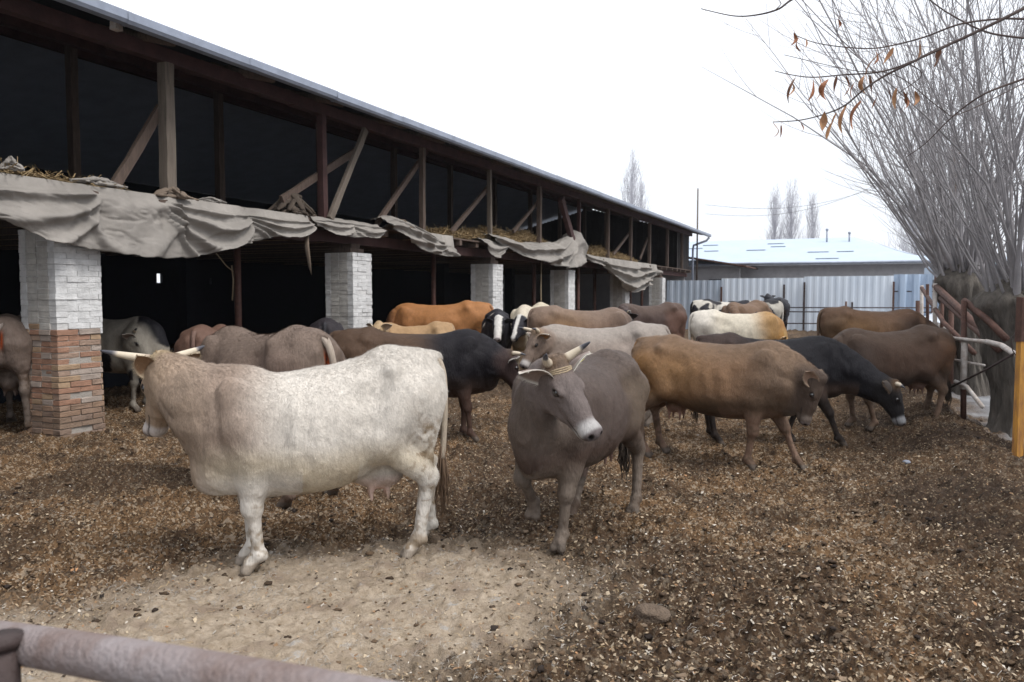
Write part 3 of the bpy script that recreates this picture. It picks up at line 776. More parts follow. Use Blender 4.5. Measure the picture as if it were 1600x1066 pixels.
# torn strip and cords
q = barn_pt(478, 372, BD-.25); mb = MB(); mb.tube([(q[0], -.28, q[2]+.1), (q[0]-.02, -.28, q[2]-.15), (q[0]+.06, -.28, q[2]-.5), (q[0]+.1, -.28, q[2]-.62)], [.03, .055, .03, .006], 6, squash=.3)
o = mb.build('torn_strip', M['tarp_brown'], None, True); in_barn_frame(o); tag(o, 'torn dark cloth strip dangling below the loft edge left of the second pillar', 'cloth')
q0 = barn_pt(338, 396, BD-.1); q1 = barn_pt(368, 424, BD+.9); mb = MB()
mb.tube([(q0[0], -.1, q0[2]), ((q0[0]+q1[0])/2, .4, (q0[2]+q1[2])/2-.05), (q1[0], .95, q1[2])], .008, 5); mb.tube([(q1[0], .98, q1[2]+.1), (q1[0]+.03, .98, q1[2]-.15), (q1[0], .98, q1[2]-.5)], .012, 5)
o = mb.build('cord', M['rope'], None, True); in_barn_frame(o); tag(o, 'frayed cord tied from the canvas to the nearest steel prop', 'cord')
q0 = barn_pt(846, 418, BD+.2); mb = MB(); mb.tube([(q0[0], .2, 2.9), (q0[0]-.05, .2, 1.9), (q0[0]+.02, .2, .4)], .02, 5)
o = mb.build('cord', M['rope'], None, True); in_barn_frame(o); tag(o, 'pale cord hanging straight down under the long canvas swag', 'cord')

# ------------------------------------------------------------------ far side of the yard: metal sheet fence, gate pipes, house, poles
FA = 38.7
fence = empty('sheet_fence', barn_loc(FA, 9.0), RZ, 'tall pale blue corrugated metal fence closing the far end of the yard', 'fence')
def corr(name, p0, p1, z0, z1, m, off=0, pitch=.30, amp=.012):
    """corrugated sheet in the fence plane; local y = p - 9"""
    n = int((p0-p1)/pitch*6); V = []; F = []
    for i in range(n+1):
        p = p0+(p1-p0)*i/n; w = amp*(1 if (i % 6) < 3 else -1)+off
        for z in (z0, z1+random.uniform(-.006, .006)): V.append((w, p-9, z))
    for i in range(n): F.append((i*2, i*2+2, i*2+3, i*2+1))
    return mesh_obj(name, V, F, m, fence)
m_f1 = mat('pale_fence_sheet', (.58, .63, .69), .6, .22, 1.2, .1, col2=(.47, .53, .61), stretch=(1, 4, .5))
m_f2 = mat('blue_fence_sheet', (.38, .46, .57), .6, .3, 1.5, .1, col2=(.26, .34, .46), stretch=(1, 5, .4))
m_f3 = mat('grey_fence_sheet', (.40, .44, .50), .6, .3, 1.5, .1, col2=(.28, .34, .42), stretch=(1, 5, .4))
corr('fence_sheet', 8.95, 6.3, -.05, 2.42, m_f3, 0)
corr('fence_sheet', 6.34, 2.6, -.05, 2.50, m_f1, .03)
corr('fence_sheet', 2.64, -1.05, -.05, 2.56, m_f1, 0)
corr('fence_sheet', -1.05, -2.55, -.05, 2.62, m_f2, .03, .5, .05)
corr('fence_sheet', -2.75, -4.0, -.05, 2.66, m_f2, -.03, .5, .05)
for p, m, z in ((6.32, 'rust', 2.1), (3.5, 'rust_dark', 2.2), (2.62, 'rust_dark', 2.3), (-1.05, 'rust', 2.3), (-2.65, 'rust', 2.75), (0.6, 'rust_dark', 1.4)):
    mb = MB(); mb.box(-.12, -.05, p-9-.04, p-9+.04, -.1, z); mb.build('fence_post', M[m], fence)
for z in (1.85, .6):
    mb = MB(); mb.box(.07, .12, -.1, -12.8, z, z+.05); mb.build('fence_rail', M['rust_dark'], fence)
# low pipe barrier in front of it
bar_ = empty('pipe_barrier', barn_loc(FA-2.6, 1.0), RZ, 'low dark pipe barrier in front of the far metal fence', 'barrier')
for z in (1.0, 1.18): 
    mb = MB(); mb.tube([(0, 2.2, z), (0, -3.4, z+.03)], .028, 6); mb.build('rail', M['rust_dark'], bar_, True)
mb = MB(); mb.tube([(0, 2.2, .5), (0, .2, .52)], .028, 6); mb.build('rail', M['rust_dark'], bar_, True)
for y in (2.2, -.2, -3.4):
    mb = MB(); mb.tube([(0, y, -.1), (0, y, 1.45)], .04, 6); mb.build('post', M['rust'], bar_, True)
mb = MB(); mb.tube([(0, -2.4, 0), (0, -2.9, 1.0)], .03, 6); mb.build('strut', M['rust_dark'], bar_, True)

# house with a pale hipped roof behind the fence
house = empty('farm_house', barn_loc(50.5, 3.0), RZ, 'low brick farm house with a wide pale blue metal roof behind the sheet fence', 'house')
# local: x along depth away, y = p-3 ; eave front at x=-.6
hy0, hy1 = 13.0, -6.4     # left, right ends (eaves)
ez, rz_ = 3.62, 5.35
mb = MB()
nst = 15
Vv = [(-.8, hy0, ez), (-.8, hy1, ez), (4.6, hy1+4.2, rz_), (4.6, hy0-4, rz_), (10, hy0, ez), (10, hy1, ez)]
mb.add(Vv, [(0, 1, 2, 3), (1, 5, 2), (5, 4, 3, 2), (4, 0, 3)])
# standing tile steps across the front slope
for k in range(1, 7):
    f = k/7.5; L0 = Vector(Vv[0]).lerp(Vector(Vv[3]), f); L1 = Vector(Vv[1]).lerp(Vector(Vv[2]), f)
    for q in range(2):
        a = random.uniform(.03, .9); b = a+.05+random.random()*.03
        A = L0.lerp(L1, a); B = L0.lerp(L1, min(b, .98)); mb.bar(A+Vector((-.02, 0, .01)), B+Vector((-.02, 0, .01)), .2, .02)
mb.build('roof', M['sky_roof'], house)
mb = MB(); mb.box(-.86, -.78, hy0, hy1, ez-.16, ez+.01); mb.box(-.78, 10, hy1-.04, hy1, ez-.16, ez+.01); mb.build('fascia', M['fascia'], house)
mb = MB(); mb.box(-.78, .05, hy0, hy1, ez-.17, ez-.15); mb.build('soffit', M['plaster'], house)
mb = MB(); mb.tube([(-.93, hy0, ez-.02), (-.93, hy1, ez-.05)], .07, 8); mb.build('gutter', M['gutter'], house, True)
mb = MB(); mb.box(.0, .3, hy0-.5, hy1+.5, -.1, 2.7); mb.box(0, 9.5, hy1+.5, hy1+.8, -.1, 3.4); wl = mb.build('wall', mat('tan_brick_wall', (.36, .27, .22), .9, .35, 2.2, .2, stretch=(1, 1, 3)), house)
mb = MB(); mb.box(-.02, .28, hy0-.5, hy1+.5, 2.7, ez-.17); mb.build('wall_band', M['plaster'], house)
for y in (9.2, 5.5, -1.5):
    mb = MB(); mb.box(-.05, .0, y-.75, y+.75, 1.1, 2.62); w_ = mb.build('window', M['fascia'], house)
    mb = MB(); mb.box(-.07, -.055, y-.66, y-.03, 1.2, 2.52); mb.box(-.07, -.055, y+.03, y+.66, 1.2, 2.52); mb.build('pane', M['glass'], w_)
for y, h in ((-.6, 5.75), (-1.9, 5.5)):
    mb = MB(); mb.tube([(3.6, y, 4.8), (3.6, y, h)], .05, 8); mb.tube([(3.6, y, h), (3.6, y, h+.12)], .08, 8); mb.build('flue', M['gutter'], house, True)
# small lean-to between barn and house
sh = empty('lean_to_shed', barn_loc(46.5, 9.5), RZ, 'small lean-to with a rusty-edged roof between barn and house', 'shed')
mb = MB(); mb.add([(-1.2, 1, 4.0), (4, 1, 4.0), (4, -3.4, 3.25), (-1.2, -3.4, 3.25), (-1.2, 1, 4.08), (4, 1, 4.08), (4, -3.4, 3.33), (-1.2, -3.4, 3.33)], [(0, 1, 2, 3), (4, 7, 6, 5), (0, 3, 7, 4), (3, 2, 6, 7), (1, 5, 6, 2), (0, 4, 5, 1)])
mb.build('roof', M['rust'], sh)
mb = MB(); mb.box(-.1, .1, 1, -2.9, -.1, 3.2); mb.build('wall', M['plaster'], sh)
mb = MB(); mb.box(-.16, -.1, -1.2, -2.0, 0, 2.6); mb.build('door', M['dark_boards'], sh)

# far houses beyond the right-hand fence
def far_house(x, y, w, d, h, rh, label, wm, rm, rz=0):
    t = empty('distant_house', (x, y, 0), rz, label, 'house', 'houses beyond the yard')
    mb = MB(); mb.box(-w/2, w/2, -d/2, d/2, -.2, h); mb.build('wall', wm, t)
    mb = MB(); e = .4
    mb.add([(-w/2-e, -d/2-e, h-.1), (w/2+e, -d/2-e, h-.1), (w/2+e, d/2+e, h-.1), (-w/2-e, d/2+e, h-.1), (-w/2-e, 0, h+rh), (w/2+e, 0, h+rh)], [(0, 1, 5, 4), (2, 3, 4, 5), (0, 4, 3), (1, 2, 5), (0, 3, 2, 1)])
    mb.build('roof', rm, t)
    for xx in (-w/4, w/4):
        mb = MB(); mb.box(xx-.5, xx+.5, -d/2-.04, -d/2, 1, 2.2); mb.build('window', M['glass'], t)
far_house(36, 62, 12, 8, 2.9, 1.8, 'grey house with a pale roof behind the willows', M['plaster'], M['sky_roof'], .25)
far_house(52, 74, 13, 8, 3.0, 1.6, 'farther whitish house at the right beyond the willows', M['fascia'], M['gutter'], .1)
far_house(26, 66, 9, 7, 2.8, 1.6, 'small brown house just right of the blue fence sheet', wl.data.materials[0], M['sky_roof'], .3)

# concrete utility pole
up = empty('utility_pole', (19.0, 34.6, 0), 0, 'pale concrete utility pole right of the blue fence sheet', 'pole')
mb = MB(); mb.bar((0, 0, -.2), (0, 0, 3.4), .42, .34, taper=.85); mb.build('pole', M['concrete'], up)
mb = MB(); mb.bar((0, 0, 3.3), (0, 0, 8.5), .2, .2, taper=.8, up=(0, 1, 0)); mb.build('extension', M['timber'], up)
mb = MB(); mb.bar((-.6, 0, 7.8), (.6, 0, 7.8), .1, .1); mb.build('crossarm', M['timber'], up)
for k in (0, 1):
    P0 = Vector(barn_loc(45.0, 8.3, 6.2+.5*k)); P1 = Vector((19.0-.4+.8*k, 34.6, 7.9)); pts = [P0.lerp(P1, i/14)-Vector((0, 0, 1.1*math.sin(math.pi*i/14))) for i in range(15)]
    mb = MB(); mb.tube([p-P0 for p in pts], .007, 4); o = mb.build('power_line', M['wire'], None); o.location = P0
    tag(o, ('lower' if k == 0 else 'upper')+' thin power line sagging from the barn end to the pole', 'wire', 'power lines')

# white parked car behind the right-hand fence
car = empty('parked_car', (14.6, 25.0, .12), R_(205), 'white parked car seen through the rusty pipes beyond the fence', 'car')
def car_body():
    prof = [(-2.1, .35), (-2.12, .62), (-2.05, .86), (-1.55, .95), (-1.0, 1.36), (-.2, 1.44), (.55, 1.36), (1.1, .98), (1.85, .84), (2.08, .66), (2.1, .36), (1.75, .28), (-1.75, .28)]
    secs = [(-.84, .93, .0), (-.80, 1.0, .02), (0, 1.02, .03), (.80, 1.0, .02), (.84, .93, .0)]
    V = []; n = len(prof)
    for y, s, dz in secs:
        for x, z in prof:
            yy = y*(1-.18*max(0, (z-.95)/.5)); V.append((x*s, yy, z+dz*(z > .9)))
    F = [(i*n+k, i*n+(k+1) % n, (i+1)*n+(k+1) % n, (i+1)*n+k) for i in range(len(secs)-1) for k in range(n)]
    F += [tuple(range(n-1, -1, -1)), tuple((len(secs)-1)*n+k for k in range(n))]
    return V, F
v_, f_ = car_body(); mesh_obj('body', v_, f_, M['white_paint'], car)
for s in (-1, 1):
    mb = MB(); mb.add([(x, s*(.845-.17*max(0, (z-.95)/.5)+.012), z) for x, z in ((-1.3, .99), (-.9, 1.31), (-.15, 1.36), (-.15, .99))], [(0, 1, 2, 3)]); mb.build('window', M['glass'], car)
    mb = MB(); mb.add([(x, s*(.845-.17*max(0, (z-.95)/.5)+.012), z) for x, z in ((-.05, .99), (-.05, 1.36), (.5, 1.29), (.95, .99))], [(0, 1, 2, 3)]); mb.build('window', M['glass'], car)
    for x in (-1.35, 1.32):
        mb = MB(); mb.tube([(x, s*.66, .31), (x, s*.88, .31)], .32, 20); w = mb.build('wheel', M['rubber'], car, True)
        mb = MB(); mb.tube([(x, s*.882, .31), (x, s*.9, .31)], .2, 14); mb.build('rim', M['gutter'], w)

# ------------------------------------------------------------------ right-hand pipe fence towards the camera
def pipe_thing(name, label, cat, parts, group=None):
    """parts: (part name, [(px,py,Y)...], radius, material)"""
    b = at(*parts[0][1][0]); t = empty(name, (b.x, b.y, 0), 0, label, cat, group)
    for pn, pts, r, m in parts:
        P = [at(*q)-Vector((b.x, b.y, 0)) for q in pts]
        mb = MB(); mb.tube(P, r*.72, 8); mb.build(pn, M[m], t, True)
    return t
op = empty('fence_post', (at(1590, 700, 8.1).x, 8.1, 0), R_(10), 'orange painted steel post peeling to rust at the right edge', 'post')
mb = MB(); mb.box(-.038, .038, -.038, .038, -.1, 1.27, None, .004); mb.build('painted_lower_part', M['orange_post'], op)
mb = MB(); mb.box(-.045, .045, -.045, .045, 1.27, 1.72, None, .004); mb.build('rusty_sleeve', M['rust'], op)
pipe_thing('pipe_fence', 'white and rusty pipe fence with bent rails beside the willow trunk', 'fence', [
    ('post', [(1505, 660, 10.2), (1506, 470, 10.2)], .05, 'rust'),
    ('white_sleeve', [(1505, 608, 10.14), (1507, 533, 10.14)], .055, 'white_pipe'),
    ('rail', [(1480, 528, 10.3), (1520, 532, 10.0), (1541, 534, 9.6)], .035, 'white_pipe'),
    ('rail', [(1541, 534, 9.6), (1565, 540, 9.1), (1584, 553, 8.6), (1604, 559, 8.2)], .045, 'white_pipe'),
    ('rail', [(1478, 560, 10.3), (1510, 566, 10.2), (1538, 571, 9.8)], .022, 'white_pipe'),
    ('rail', [(1492, 596, 10.2), (1510, 604, 10.0), (1535, 636, 9.5)], .036, 'white_pipe'),
    ('dark_brace', [(1484, 606, 10.1), (1540, 578, 9.3), (1584, 553, 8.5)], .018, 'rust_dark')])
pipe_thing('pipe_fence', 'rusty slanting pipe rails between thin posts beyond the brown cow', 'fence', [
    ('post', [(1485, 600, 12.5), (1486, 485, 12.5)], .055, 'rust'),
    ('rail', [(1506, 470, 10.3), (1545, 502, 9.8), (1572, 530, 9.5)], .06, 'rust'),
    ('rail', [(1461, 447, 13.5), (1500, 484, 11.6), (1560, 545, 9.8)], .075, 'rust'),
    ('rail', [(1470, 466, 13.0), (1530, 520, 10.5), (1548, 538, 10)], .06, 'rust'),
    ('rail', [(1440, 450, 15), (1475, 505, 12.5), (1522, 552, 11)], .05, 'rust'),
    ('post', [(1460, 560, 13.4), (1461, 443, 13.4)], .05, 'white_pipe'),
    ('post', [(1471, 540, 13), (1472, 470, 13)], .04, 'rust'),
    ('post', [(1440, 560, 15), (1440, 446, 15)], .045, 'white_pipe'),
    ('post', [(1449, 545, 14.3), (1449, 444, 14.3)], .04, 'rust'),
    ('post', [(1434, 540, 15.4), (1434, 470, 15.4)], .06, 'rust')])
tl = at(1450, 520, 13.6)
pipe_thing('pipe_gate', 'bent white pipe hoop gate standing behind the dark brown cow', 'gate', [
    ('hoop', [(1441, 528, 13.8), (1439, 515, 13.8), (1444, 506, 13.8), (1452, 505, 13.8), (1458, 512, 13.8), (1458, 530, 13.8)], .035, 'white_pipe'),
    ('hoop', [(1447, 530, 13.8), (1446, 516, 13.8), (1451, 511, 13.8), (1456, 520, 13.8)], .03, 'white_pipe'),
    ('rail', [(1420, 508, 15.5), (1462, 506, 13.6), (1490, 522, 12.4)], .055, 'white_pipe'),
    ('post', [(1428, 530, 15.5), (1429, 490, 15.5)], .055, 'white_pipe'),
    ('rail', [(1424, 509, 15.5), (1432, 512, 15.3)], .06, 'white_pipe')])
pipe_thing('wire_loops', 'loops of rusty wire hooked on the willow and orange post', 'wire', [
    ('wire', [(1590, 560, 8.3), (1582, 548, 8.3), (1580, 530, 8.3), (1586, 520, 8.3), (1594, 524, 8.3)], .008, 'rust_dark'),
    ('wire', [(1598, 600, 8.2), (1592, 570, 8.2), (1596, 545, 8.2)], .008, 'rust_dark')])

# ------------------------------------------------------------------ trees
class Shoots:
    """many thin tapering tubes in numpy, 4 sided"""
    def __init__(s): s.V = []; s.F = []; s.n = 0
    def add(s, P, r0, r1, k=4):
        P = np.asarray(P); m = len(P); d = np.gradient(P, axis=0); d /= np.linalg.norm(d, axis=1)[:, None]+1e-9
        u = np.array([.3, .2, .93]); sx = np.cross(d, u); sx /= np.linalg.norm(sx, axis=1)[:, None]+1e-9; uy = np.cross(d, sx)
        r = (np.asarray(r0) if hasattr(r0, '__len__') else np.linspace(r0, r1, m))[:, None]
        t = np.arange(k)*2*np.pi/k
        V = P[:, None, :]+sx[:, None, :]*np.cos(t)[None, :, None]*r[:, :, None]+uy[:, None, :]*np.sin(t)[None, :, None]*r[:, :, None]
        s.V.append(V.reshape(-1, 3))
        i = np.arange(m-1)[:, None]*k+np.arange(k)[None]; j = np.arange(m-1)[:, None]*k+(np.arange(k)[None]+1) % k
        s.F.append(np.stack([i, j, j+k, i+k], 2).reshape(-1, 4)+s.n); s.n += m*k
    def build(s, name, m, parent):
        return mesh_obj(name, np.concatenate(s.V), np.concatenate(s.F), m, parent, True)
def willow(x, y, h, r, label, seed, nshoot=150, length=4.8, lean=(-.25, 0), spread=.85, group='pollard willows along the fence', twigs=5, rmax=.034, trunk_lean=(0, 0)):
    R = np.random.default_rng(seed); z0 = float(ground_h(np.array([x]), np.array([y]), False)[0])
    t = empty('willow_tree', (x, y, z0-.05), 0, label, 'tree', group)
    # trunk: furrowed, swelling into a knuckled head
    nu, nv = 72, 46; th = np.linspace(0, 2*np.pi, nu, endpoint=False); zz = np.linspace(0, 1, nv)
    T, Z = np.meshgrid(th, zz, indexing='ij')
    rad = r*(1+.35*np.exp(-Z*14)+.12*np.exp(-((Z-.55)/.2)**2)+.42*sstep(.62, .84, Z)-.95*sstep(.84, 1.0, Z)**1.3)
    Pn = np.stack([np.cos(T)*2, np.sin(T)*2, Z*h*.55], 2).reshape(-1, 3)
    rad = rad*(1+.22*(fnoise(Pn, 1.6, seed, 2).reshape(T.shape)-.5)*2)
    fur = np.abs(fnoise(np.stack([np.cos(T)*2.2, np.sin(T)*2.2, Z*h*.35], 2).reshape(-1, 3), 3.2, seed+4, 3).reshape(T.shape)-.5)
    rad += r*(.32*np.minimum(fur*3, .6)-.12)
    hd = sstep(.68, .85, Z); rad += r*.5*hd*(fnoise(np.stack([np.cos(T), np.sin(T), Z*3], 2).reshape(-1, 3), 3.0, seed+8, 2).reshape(T.shape)-.45)
    cx = trunk_lean[0]*Z**1.3+.05*np.sin(Z*5+seed); cy = trunk_lean[1]*Z**1.3
    V = np.stack([cx+np.cos(T)*rad, cy+np.sin(T)*rad, Z*h], 2).reshape(-1, 3)
    i = np.arange(nu)[:, None]*nv+np.arange(nv-1)[None]; j = (np.arange(nu)[:, None]+1) % nu*nv+np.arange(nv-1)[None]
    F = np.stack([i, j, j+1, i+1], 2).reshape(-1, 4)
    V = np.concatenate([V, [[cx[0, -1], cy[0, -1], h*1.0]]]); top = [(k*nv+nv-1, ((k+1) % nu)*nv+nv-1, nu*nv) for k in range(nu)]
    mesh_obj('trunk', [tuple(v) for v in V], [tuple(f) for f in F]+top, M['bark'], t, True)
    sh = Shoots(); hc = np.array([cx[0, -1], cy[0, -1], h*.93])
    for q in range(nshoot):
        a = R.uniform(0, 6.283); e = R.random()**.75*spread
        d = np.array([math.cos(a)*e+lean[0], math.sin(a)*e+lean[1], 1.0]); d /= np.linalg.norm(d)
        st = hc+np.array([math.cos(a), math.sin(a), 0])*r*R.uniform(.3, 1.25)+np.array([0, 0, R.uniform(-.22, .16)])
        L = length*R.uniform(.45, 1.1); m = 9; s = np.linspace(0, 1, m)[:, None]
        bend = np.array([R.normal(0, .20), R.normal(0, .16), R.uniform(-.10, .34)*e])
        out = np.array([math.cos(a), math.sin(a), 0])*e*.05*(1-np.exp(-s*7))
        wob = np.cumsum(R.normal(0, .024, (m, 3)), 0)*L*.35; wob[0] = 0
        P = st+(d*s+bend*s**2+out)*L+wob
        r0 = R.uniform(.35, 1.0)**1.8*rmax; s1 = s[:, 0]; sh.add(P, r0*(1-s1)**.75+.0035+1.3*r0*np.exp(-s1*16), 0, 5)
        for k in range(R.poisson(twigs)):
            u0 = R.uniform(.15, .95); idx = min(int(u0*(m-1)), m-2); f = u0*(m-1)-idx
            b = P[idx]*(1-f)+P[idx+1]*f; dd = P[idx+1]-P[idx]; dd /= np.linalg.norm(dd)
            a2 = R.normal(0, 1, 3); a2 -= dd*a2.dot(dd); a2 /= np.linalg.norm(a2)
            tl_ = L*R.uniform(.10, .32); s2 = np.linspace(0, 1, 5)[:, None]
            Q = b+(dd*.75+a2*R.uniform(.3, .9))*s2*tl_+np.array([0, 0, .22])*s2**2*tl_
            sh.add(Q, min(r0*.35+.002, .009), .0022, 3)
            if R.random() < .6:
                b2 = Q[2]; a3 = R.normal(0, 1, 3); a3 /= np.linalg.norm(a3); sh.add(b2+(dd*.7+a3*.5)*s2*tl_*.45, .0035, .002, 3)
    sh.build('crown', M['twig'], t)
    return t
willow(6.35, 10.0, 2.0, .30, 'nearest pollard willow at the right with a thick furrowed trunk', 1, 60, 5.4, (-.14, -.02), .52, twigs=9, rmax=.024)
willow(7.75, 13.4, 2.25, .27, 'second pollard willow with a dark knuckled head behind the nearest', 2, 62, 6.0, (-.16, .0), .58, twigs=9, rmax=.025, trunk_lean=(-.25, 0))
willow(10.2, 18.0, 2.3, .26, 'third pollard willow farther along the fence', 3, 56, 6.4, (-.16, 0), .56, twigs=7, rmax=.028)
willow(13.6, 24.5, 2.3, .36, 'fourth pollard willow hazy and farthest along the fence', 4, 55, 6.8, (-.15, 0), .56, twigs=6, rmax=.03)
willow(6.7, 7.6, 2.0, .30, 'pollard willow just outside the right edge sending thick shoots into view', 9, 42, 6.2, (-.12, .05), .45, twigs=8, rmax=.045)

def poplar(x, y, h, w, label, seed, n=130, base=0):
    R = np.random.default_rng(seed); t = empty('poplar_tree', (x, y, base), 0, label, 'tree', 'bare poplars in the distance')
    tr = Shoots(); m = 12; s = np.linspace(0, 1, m)[:, None]
    P = np.array([0, 0, -.3])+np.array([0, 0, h+.3])*s+np.cumsum(R.normal(0, .05, (m, 3)), 0)*np.array([1, 1, 0]); tr.add(P, h*.012, .015, 8)
    tr.build('trunk', M['hazed_twig'], t)
    sh = Shoots()
    for q in range(n):
        u = R.uniform(.10, .92); a = R.uniform(0, 6.283); b = np.array([0, 0, u*h])
        L = h*(.13+.30*(1-u))*R.uniform(.6, 1.1)*1.0
        o = np.array([math.cos(a), math.sin(a), 0])*w*math.sin(math.pi*min(u*.85+.15, 1))**.7*R.uniform(.3, 1.0)
        s5 = np.linspace(0, 1, 6)[:, None]
        Q = b+o*(1-(1-s5)**2)+np.array([0, 0, L])*s5+R.normal(0, .04, (6, 3)); sh.add(Q, .03*(1-u)+.018, .008, 3)
        for k in range(4):
            i = R.integers(1, 5); a2 = R.normal(0, 1, 3)*np.array([.35, .35, .1])+np.array([0, 0, 1]); s3 = np.linspace(0, 1, 3)[:, None]
            sh.add(Q[i]+a2*s3*L*.35, .012, .007, 3)
    sh.build('crown', M['hazed_twig'], t)
def pop_at(px, ptop, Y, w, label, seed, n=130):
    p = at(px, ptop, Y); poplar(p.x, Y, p.z, w, label, seed, n)
pop_at(987, 247, 78, 1.35, 'tall bare poplar rising above the barn roof', 21, 150)
pop_at(1004, 284, 80, .8, 'shorter bare poplar right beside the one above the barn roof', 22, 80)
pop_at(1212, 300, 92, 1.0, 'left of the three bare poplars behind the house roof', 23)
pop_at(1237, 291, 92, 1.45, 'middle and broadest of the three bare poplars behind the house roof', 24, 150)
pop_at(1269, 311, 94, 1.1, 'right and shortest of the three bare poplars behind the house roof', 25)
pop_at(1432, 300, 82, 3.2, 'broad hazy bare tree behind the right end of the house roof', 26, 230)

# leafy branches reaching in from a tree that stands just off the right edge
lt = empty('overhanging_tree', (5.2, 5.0, 0), 0, 'thin bare overhanging branches with brown curled leaves, nearest the camera', 'tree')
sh = Shoots(); o0 = np.array([5.2, 5.0, 0.0])
def limb(pts, r0, r1, k=5):
    P = np.array(catmull([at(*q) for q in pts], 7))-o0; sh.add(P, r0, r1, k); return P
mb = MB(); mb.tube([(0, 0, -.2), (.05, 0, 1.2), (-.02, .05, 2.6), (-.15, 0, 4.2), (-.1, 0, 6.0)], [.16, .13, .12, .09, .05], 12); mb.build('trunk', M['bark'], lt, True)
for px_, py_, Y_ in ((1600, 12, 4.0), (1604, 122, 4.1), (1605, -20, 4.2)):
    a = np.array(at(px_, py_, Y_))-o0; b = np.array([-.1, 0, 2.6 if py_ > 50 else 3.3]); s = np.linspace(0, 1, 8)[:, None]
    sh.add(b*(1-s)+a*s+np.array([0, 0, .12])*np.sin(s*3.14), .02, .009, 6)
limb([(1602, 12, 4.0), (1550, 38, 4.0), (1500, 62, 4.02), (1455, 82, 4.05), (1420, 100, 4.05), (1380, 120, 4.1), (1350, 140, 4.1), (1320, 165, 4.15), (1290, 178, 4.2), (1250, 188, 4.2), (1207, 191, 4.25)], .009, .0022)
limb([(1602, 30, 4.1), (1560, 30, 4.1), (1500, 38, 4.1), (1445, 58, 4.15), (1400, 70, 4.2), (1360, 76, 4.2), (1310, 73, 4.25), (1270, 66, 4.25), (1240, 54, 4.3)], .006, .0018)
limb([(1500, 62, 4.02), (1445, 88, 4.05), (1400, 106, 4.1), (1365, 114, 4.1), (1320, 117, 4.15), (1270, 121, 4.2), (1235, 117, 4.2), (1210, 111, 4.2)], .006, .0018)
limb([(1604, 122, 4.1), (1575, 132, 4.1), (1540, 146, 4.1), (1510, 165, 4.15), (1480, 190, 4.2), (1445, 225, 4.25), (1415, 246, 4.3)], .007, .0018)
limb([(1605, -20, 4.2), (1450, -45, 4.2), (1300, -30, 4.2), (1240, -2, 4.2), (1215, 15, 4.2), (1180, 24, 4.25), (1145, 25, 4.3), (1095, 14, 4.3)], .009, .002)
limb([(1210, 17, 4.2), (1220, 6, 4.2), (1212, -4, 4.2)], .0025, .0018)
limb([(1604, 128, 4.1), (1500, 178, 3.95), (1470, 170, 3.95), (1400, 118, 4.0), (1330, 110, 4.1), (1225, 86, 4.2)], .003, .0016)
limb([(1420, 100, 4.05), (1440, 118, 4.1), (1400, 148, 4.1)], .003, .0018)
limb([(1600, 60, 4.3), (1540, 50, 4.3), (1480, 20, 4.3), (1440, -10, 4.3)], .006, .003)
sh.build('branches', M['twig_dark'], lt)
leaves = [(1237, 62, 18, .3), (1250, 70, 22, -.3), (1258, 68, 16, .1), (1320, 88, 18, .15), (1309, 38, 16, .1), (1229, 135, 34, .0), (1238, 142, 36, .2), (1266, 142, 36, .25), (1277, 138, 30, .15), (1293, 140, 34, .0), (1305, 133, 26, .15), (1319, 134, 28, .1), (1335, 142, 28, .0), (1352, 132, 30, -.15), (1360, 134, 32, -.1), (1374, 102, 42, .5), (1387, 88, 30, .6), (1366, 92, 22, .3), (1430, 84, 40, .3), (1464, 90, 34, .25), (1390, 150, 24, -.2), (1400, 154, 28, .0), (1408, 160, 34, .2), (1419, 152, 26, .0), (1428, 154, 24, .1), (1286, 190, 34, .1), (1299, 197, 36, .35), (1320, 186, 34, .1), (1340, 180, 38, .2), (1208, 204, 22, .0), (1219, 206, 22, .1), (1251, 200, 14, 0), (1366, 160, 16, .4)]
R = random.Random(5)
for (px, py, ln, tl_) in leaves:
    Y_ = 4.15; P = at(px, py, Y_); L = ln/1244*Y_*1.05; w = L*R.uniform(.085, .125); n = 8; V = []; F = []
    tw = R.uniform(-2.6, 2.6); a0 = R.uniform(0, 3.1); cv = R.uniform(-.4, .4); L *= R.uniform(.75, 1.2); w *= R.uniform(.7, 1.5)
    for i in range(n+1):
        t = i/n; z = (.5-t)*L; ww = w*math.sin(math.pi*min(t*.9+.06, 1))**.8; a = a0+tw*t
        ox = tl_*(.5-t)*L+cv*L*math.sin(t*3.1); oy = cv*L*.4*math.sin(t*5)
        for s, dd in ((-1, 0), (0, -.45), (1, 0)):
            V.append((ox+math.cos(a)*ww*s-math.sin(a)*ww*dd, oy+math.sin(a)*ww*s+math.cos(a)*ww*dd, z))
    for i in range(n):
        for k in range(2): F.append((i*3+k, i*3+k+1, i*3+k+4, i*3+k+3))
    nb = len(V)
    V += [(V[1][0]-.0006, V[1][1], V[1][2]), (V[1][0]+.0006, V[1][1], V[1][2]), (V[1][0]+.0006+.004, 0, L*.5+.02), (V[1][0]-.0006+.004, 0, L*.5+.02)]; F.append((nb, nb+1, nb+2, nb+3))
    o = mesh_obj('dry_leaf', V, F, R.choice([M['leaf'], M['leaf'], M['leaf_b'], M['leaf_c']]), lt, True); o.location = P-Vector(o0)

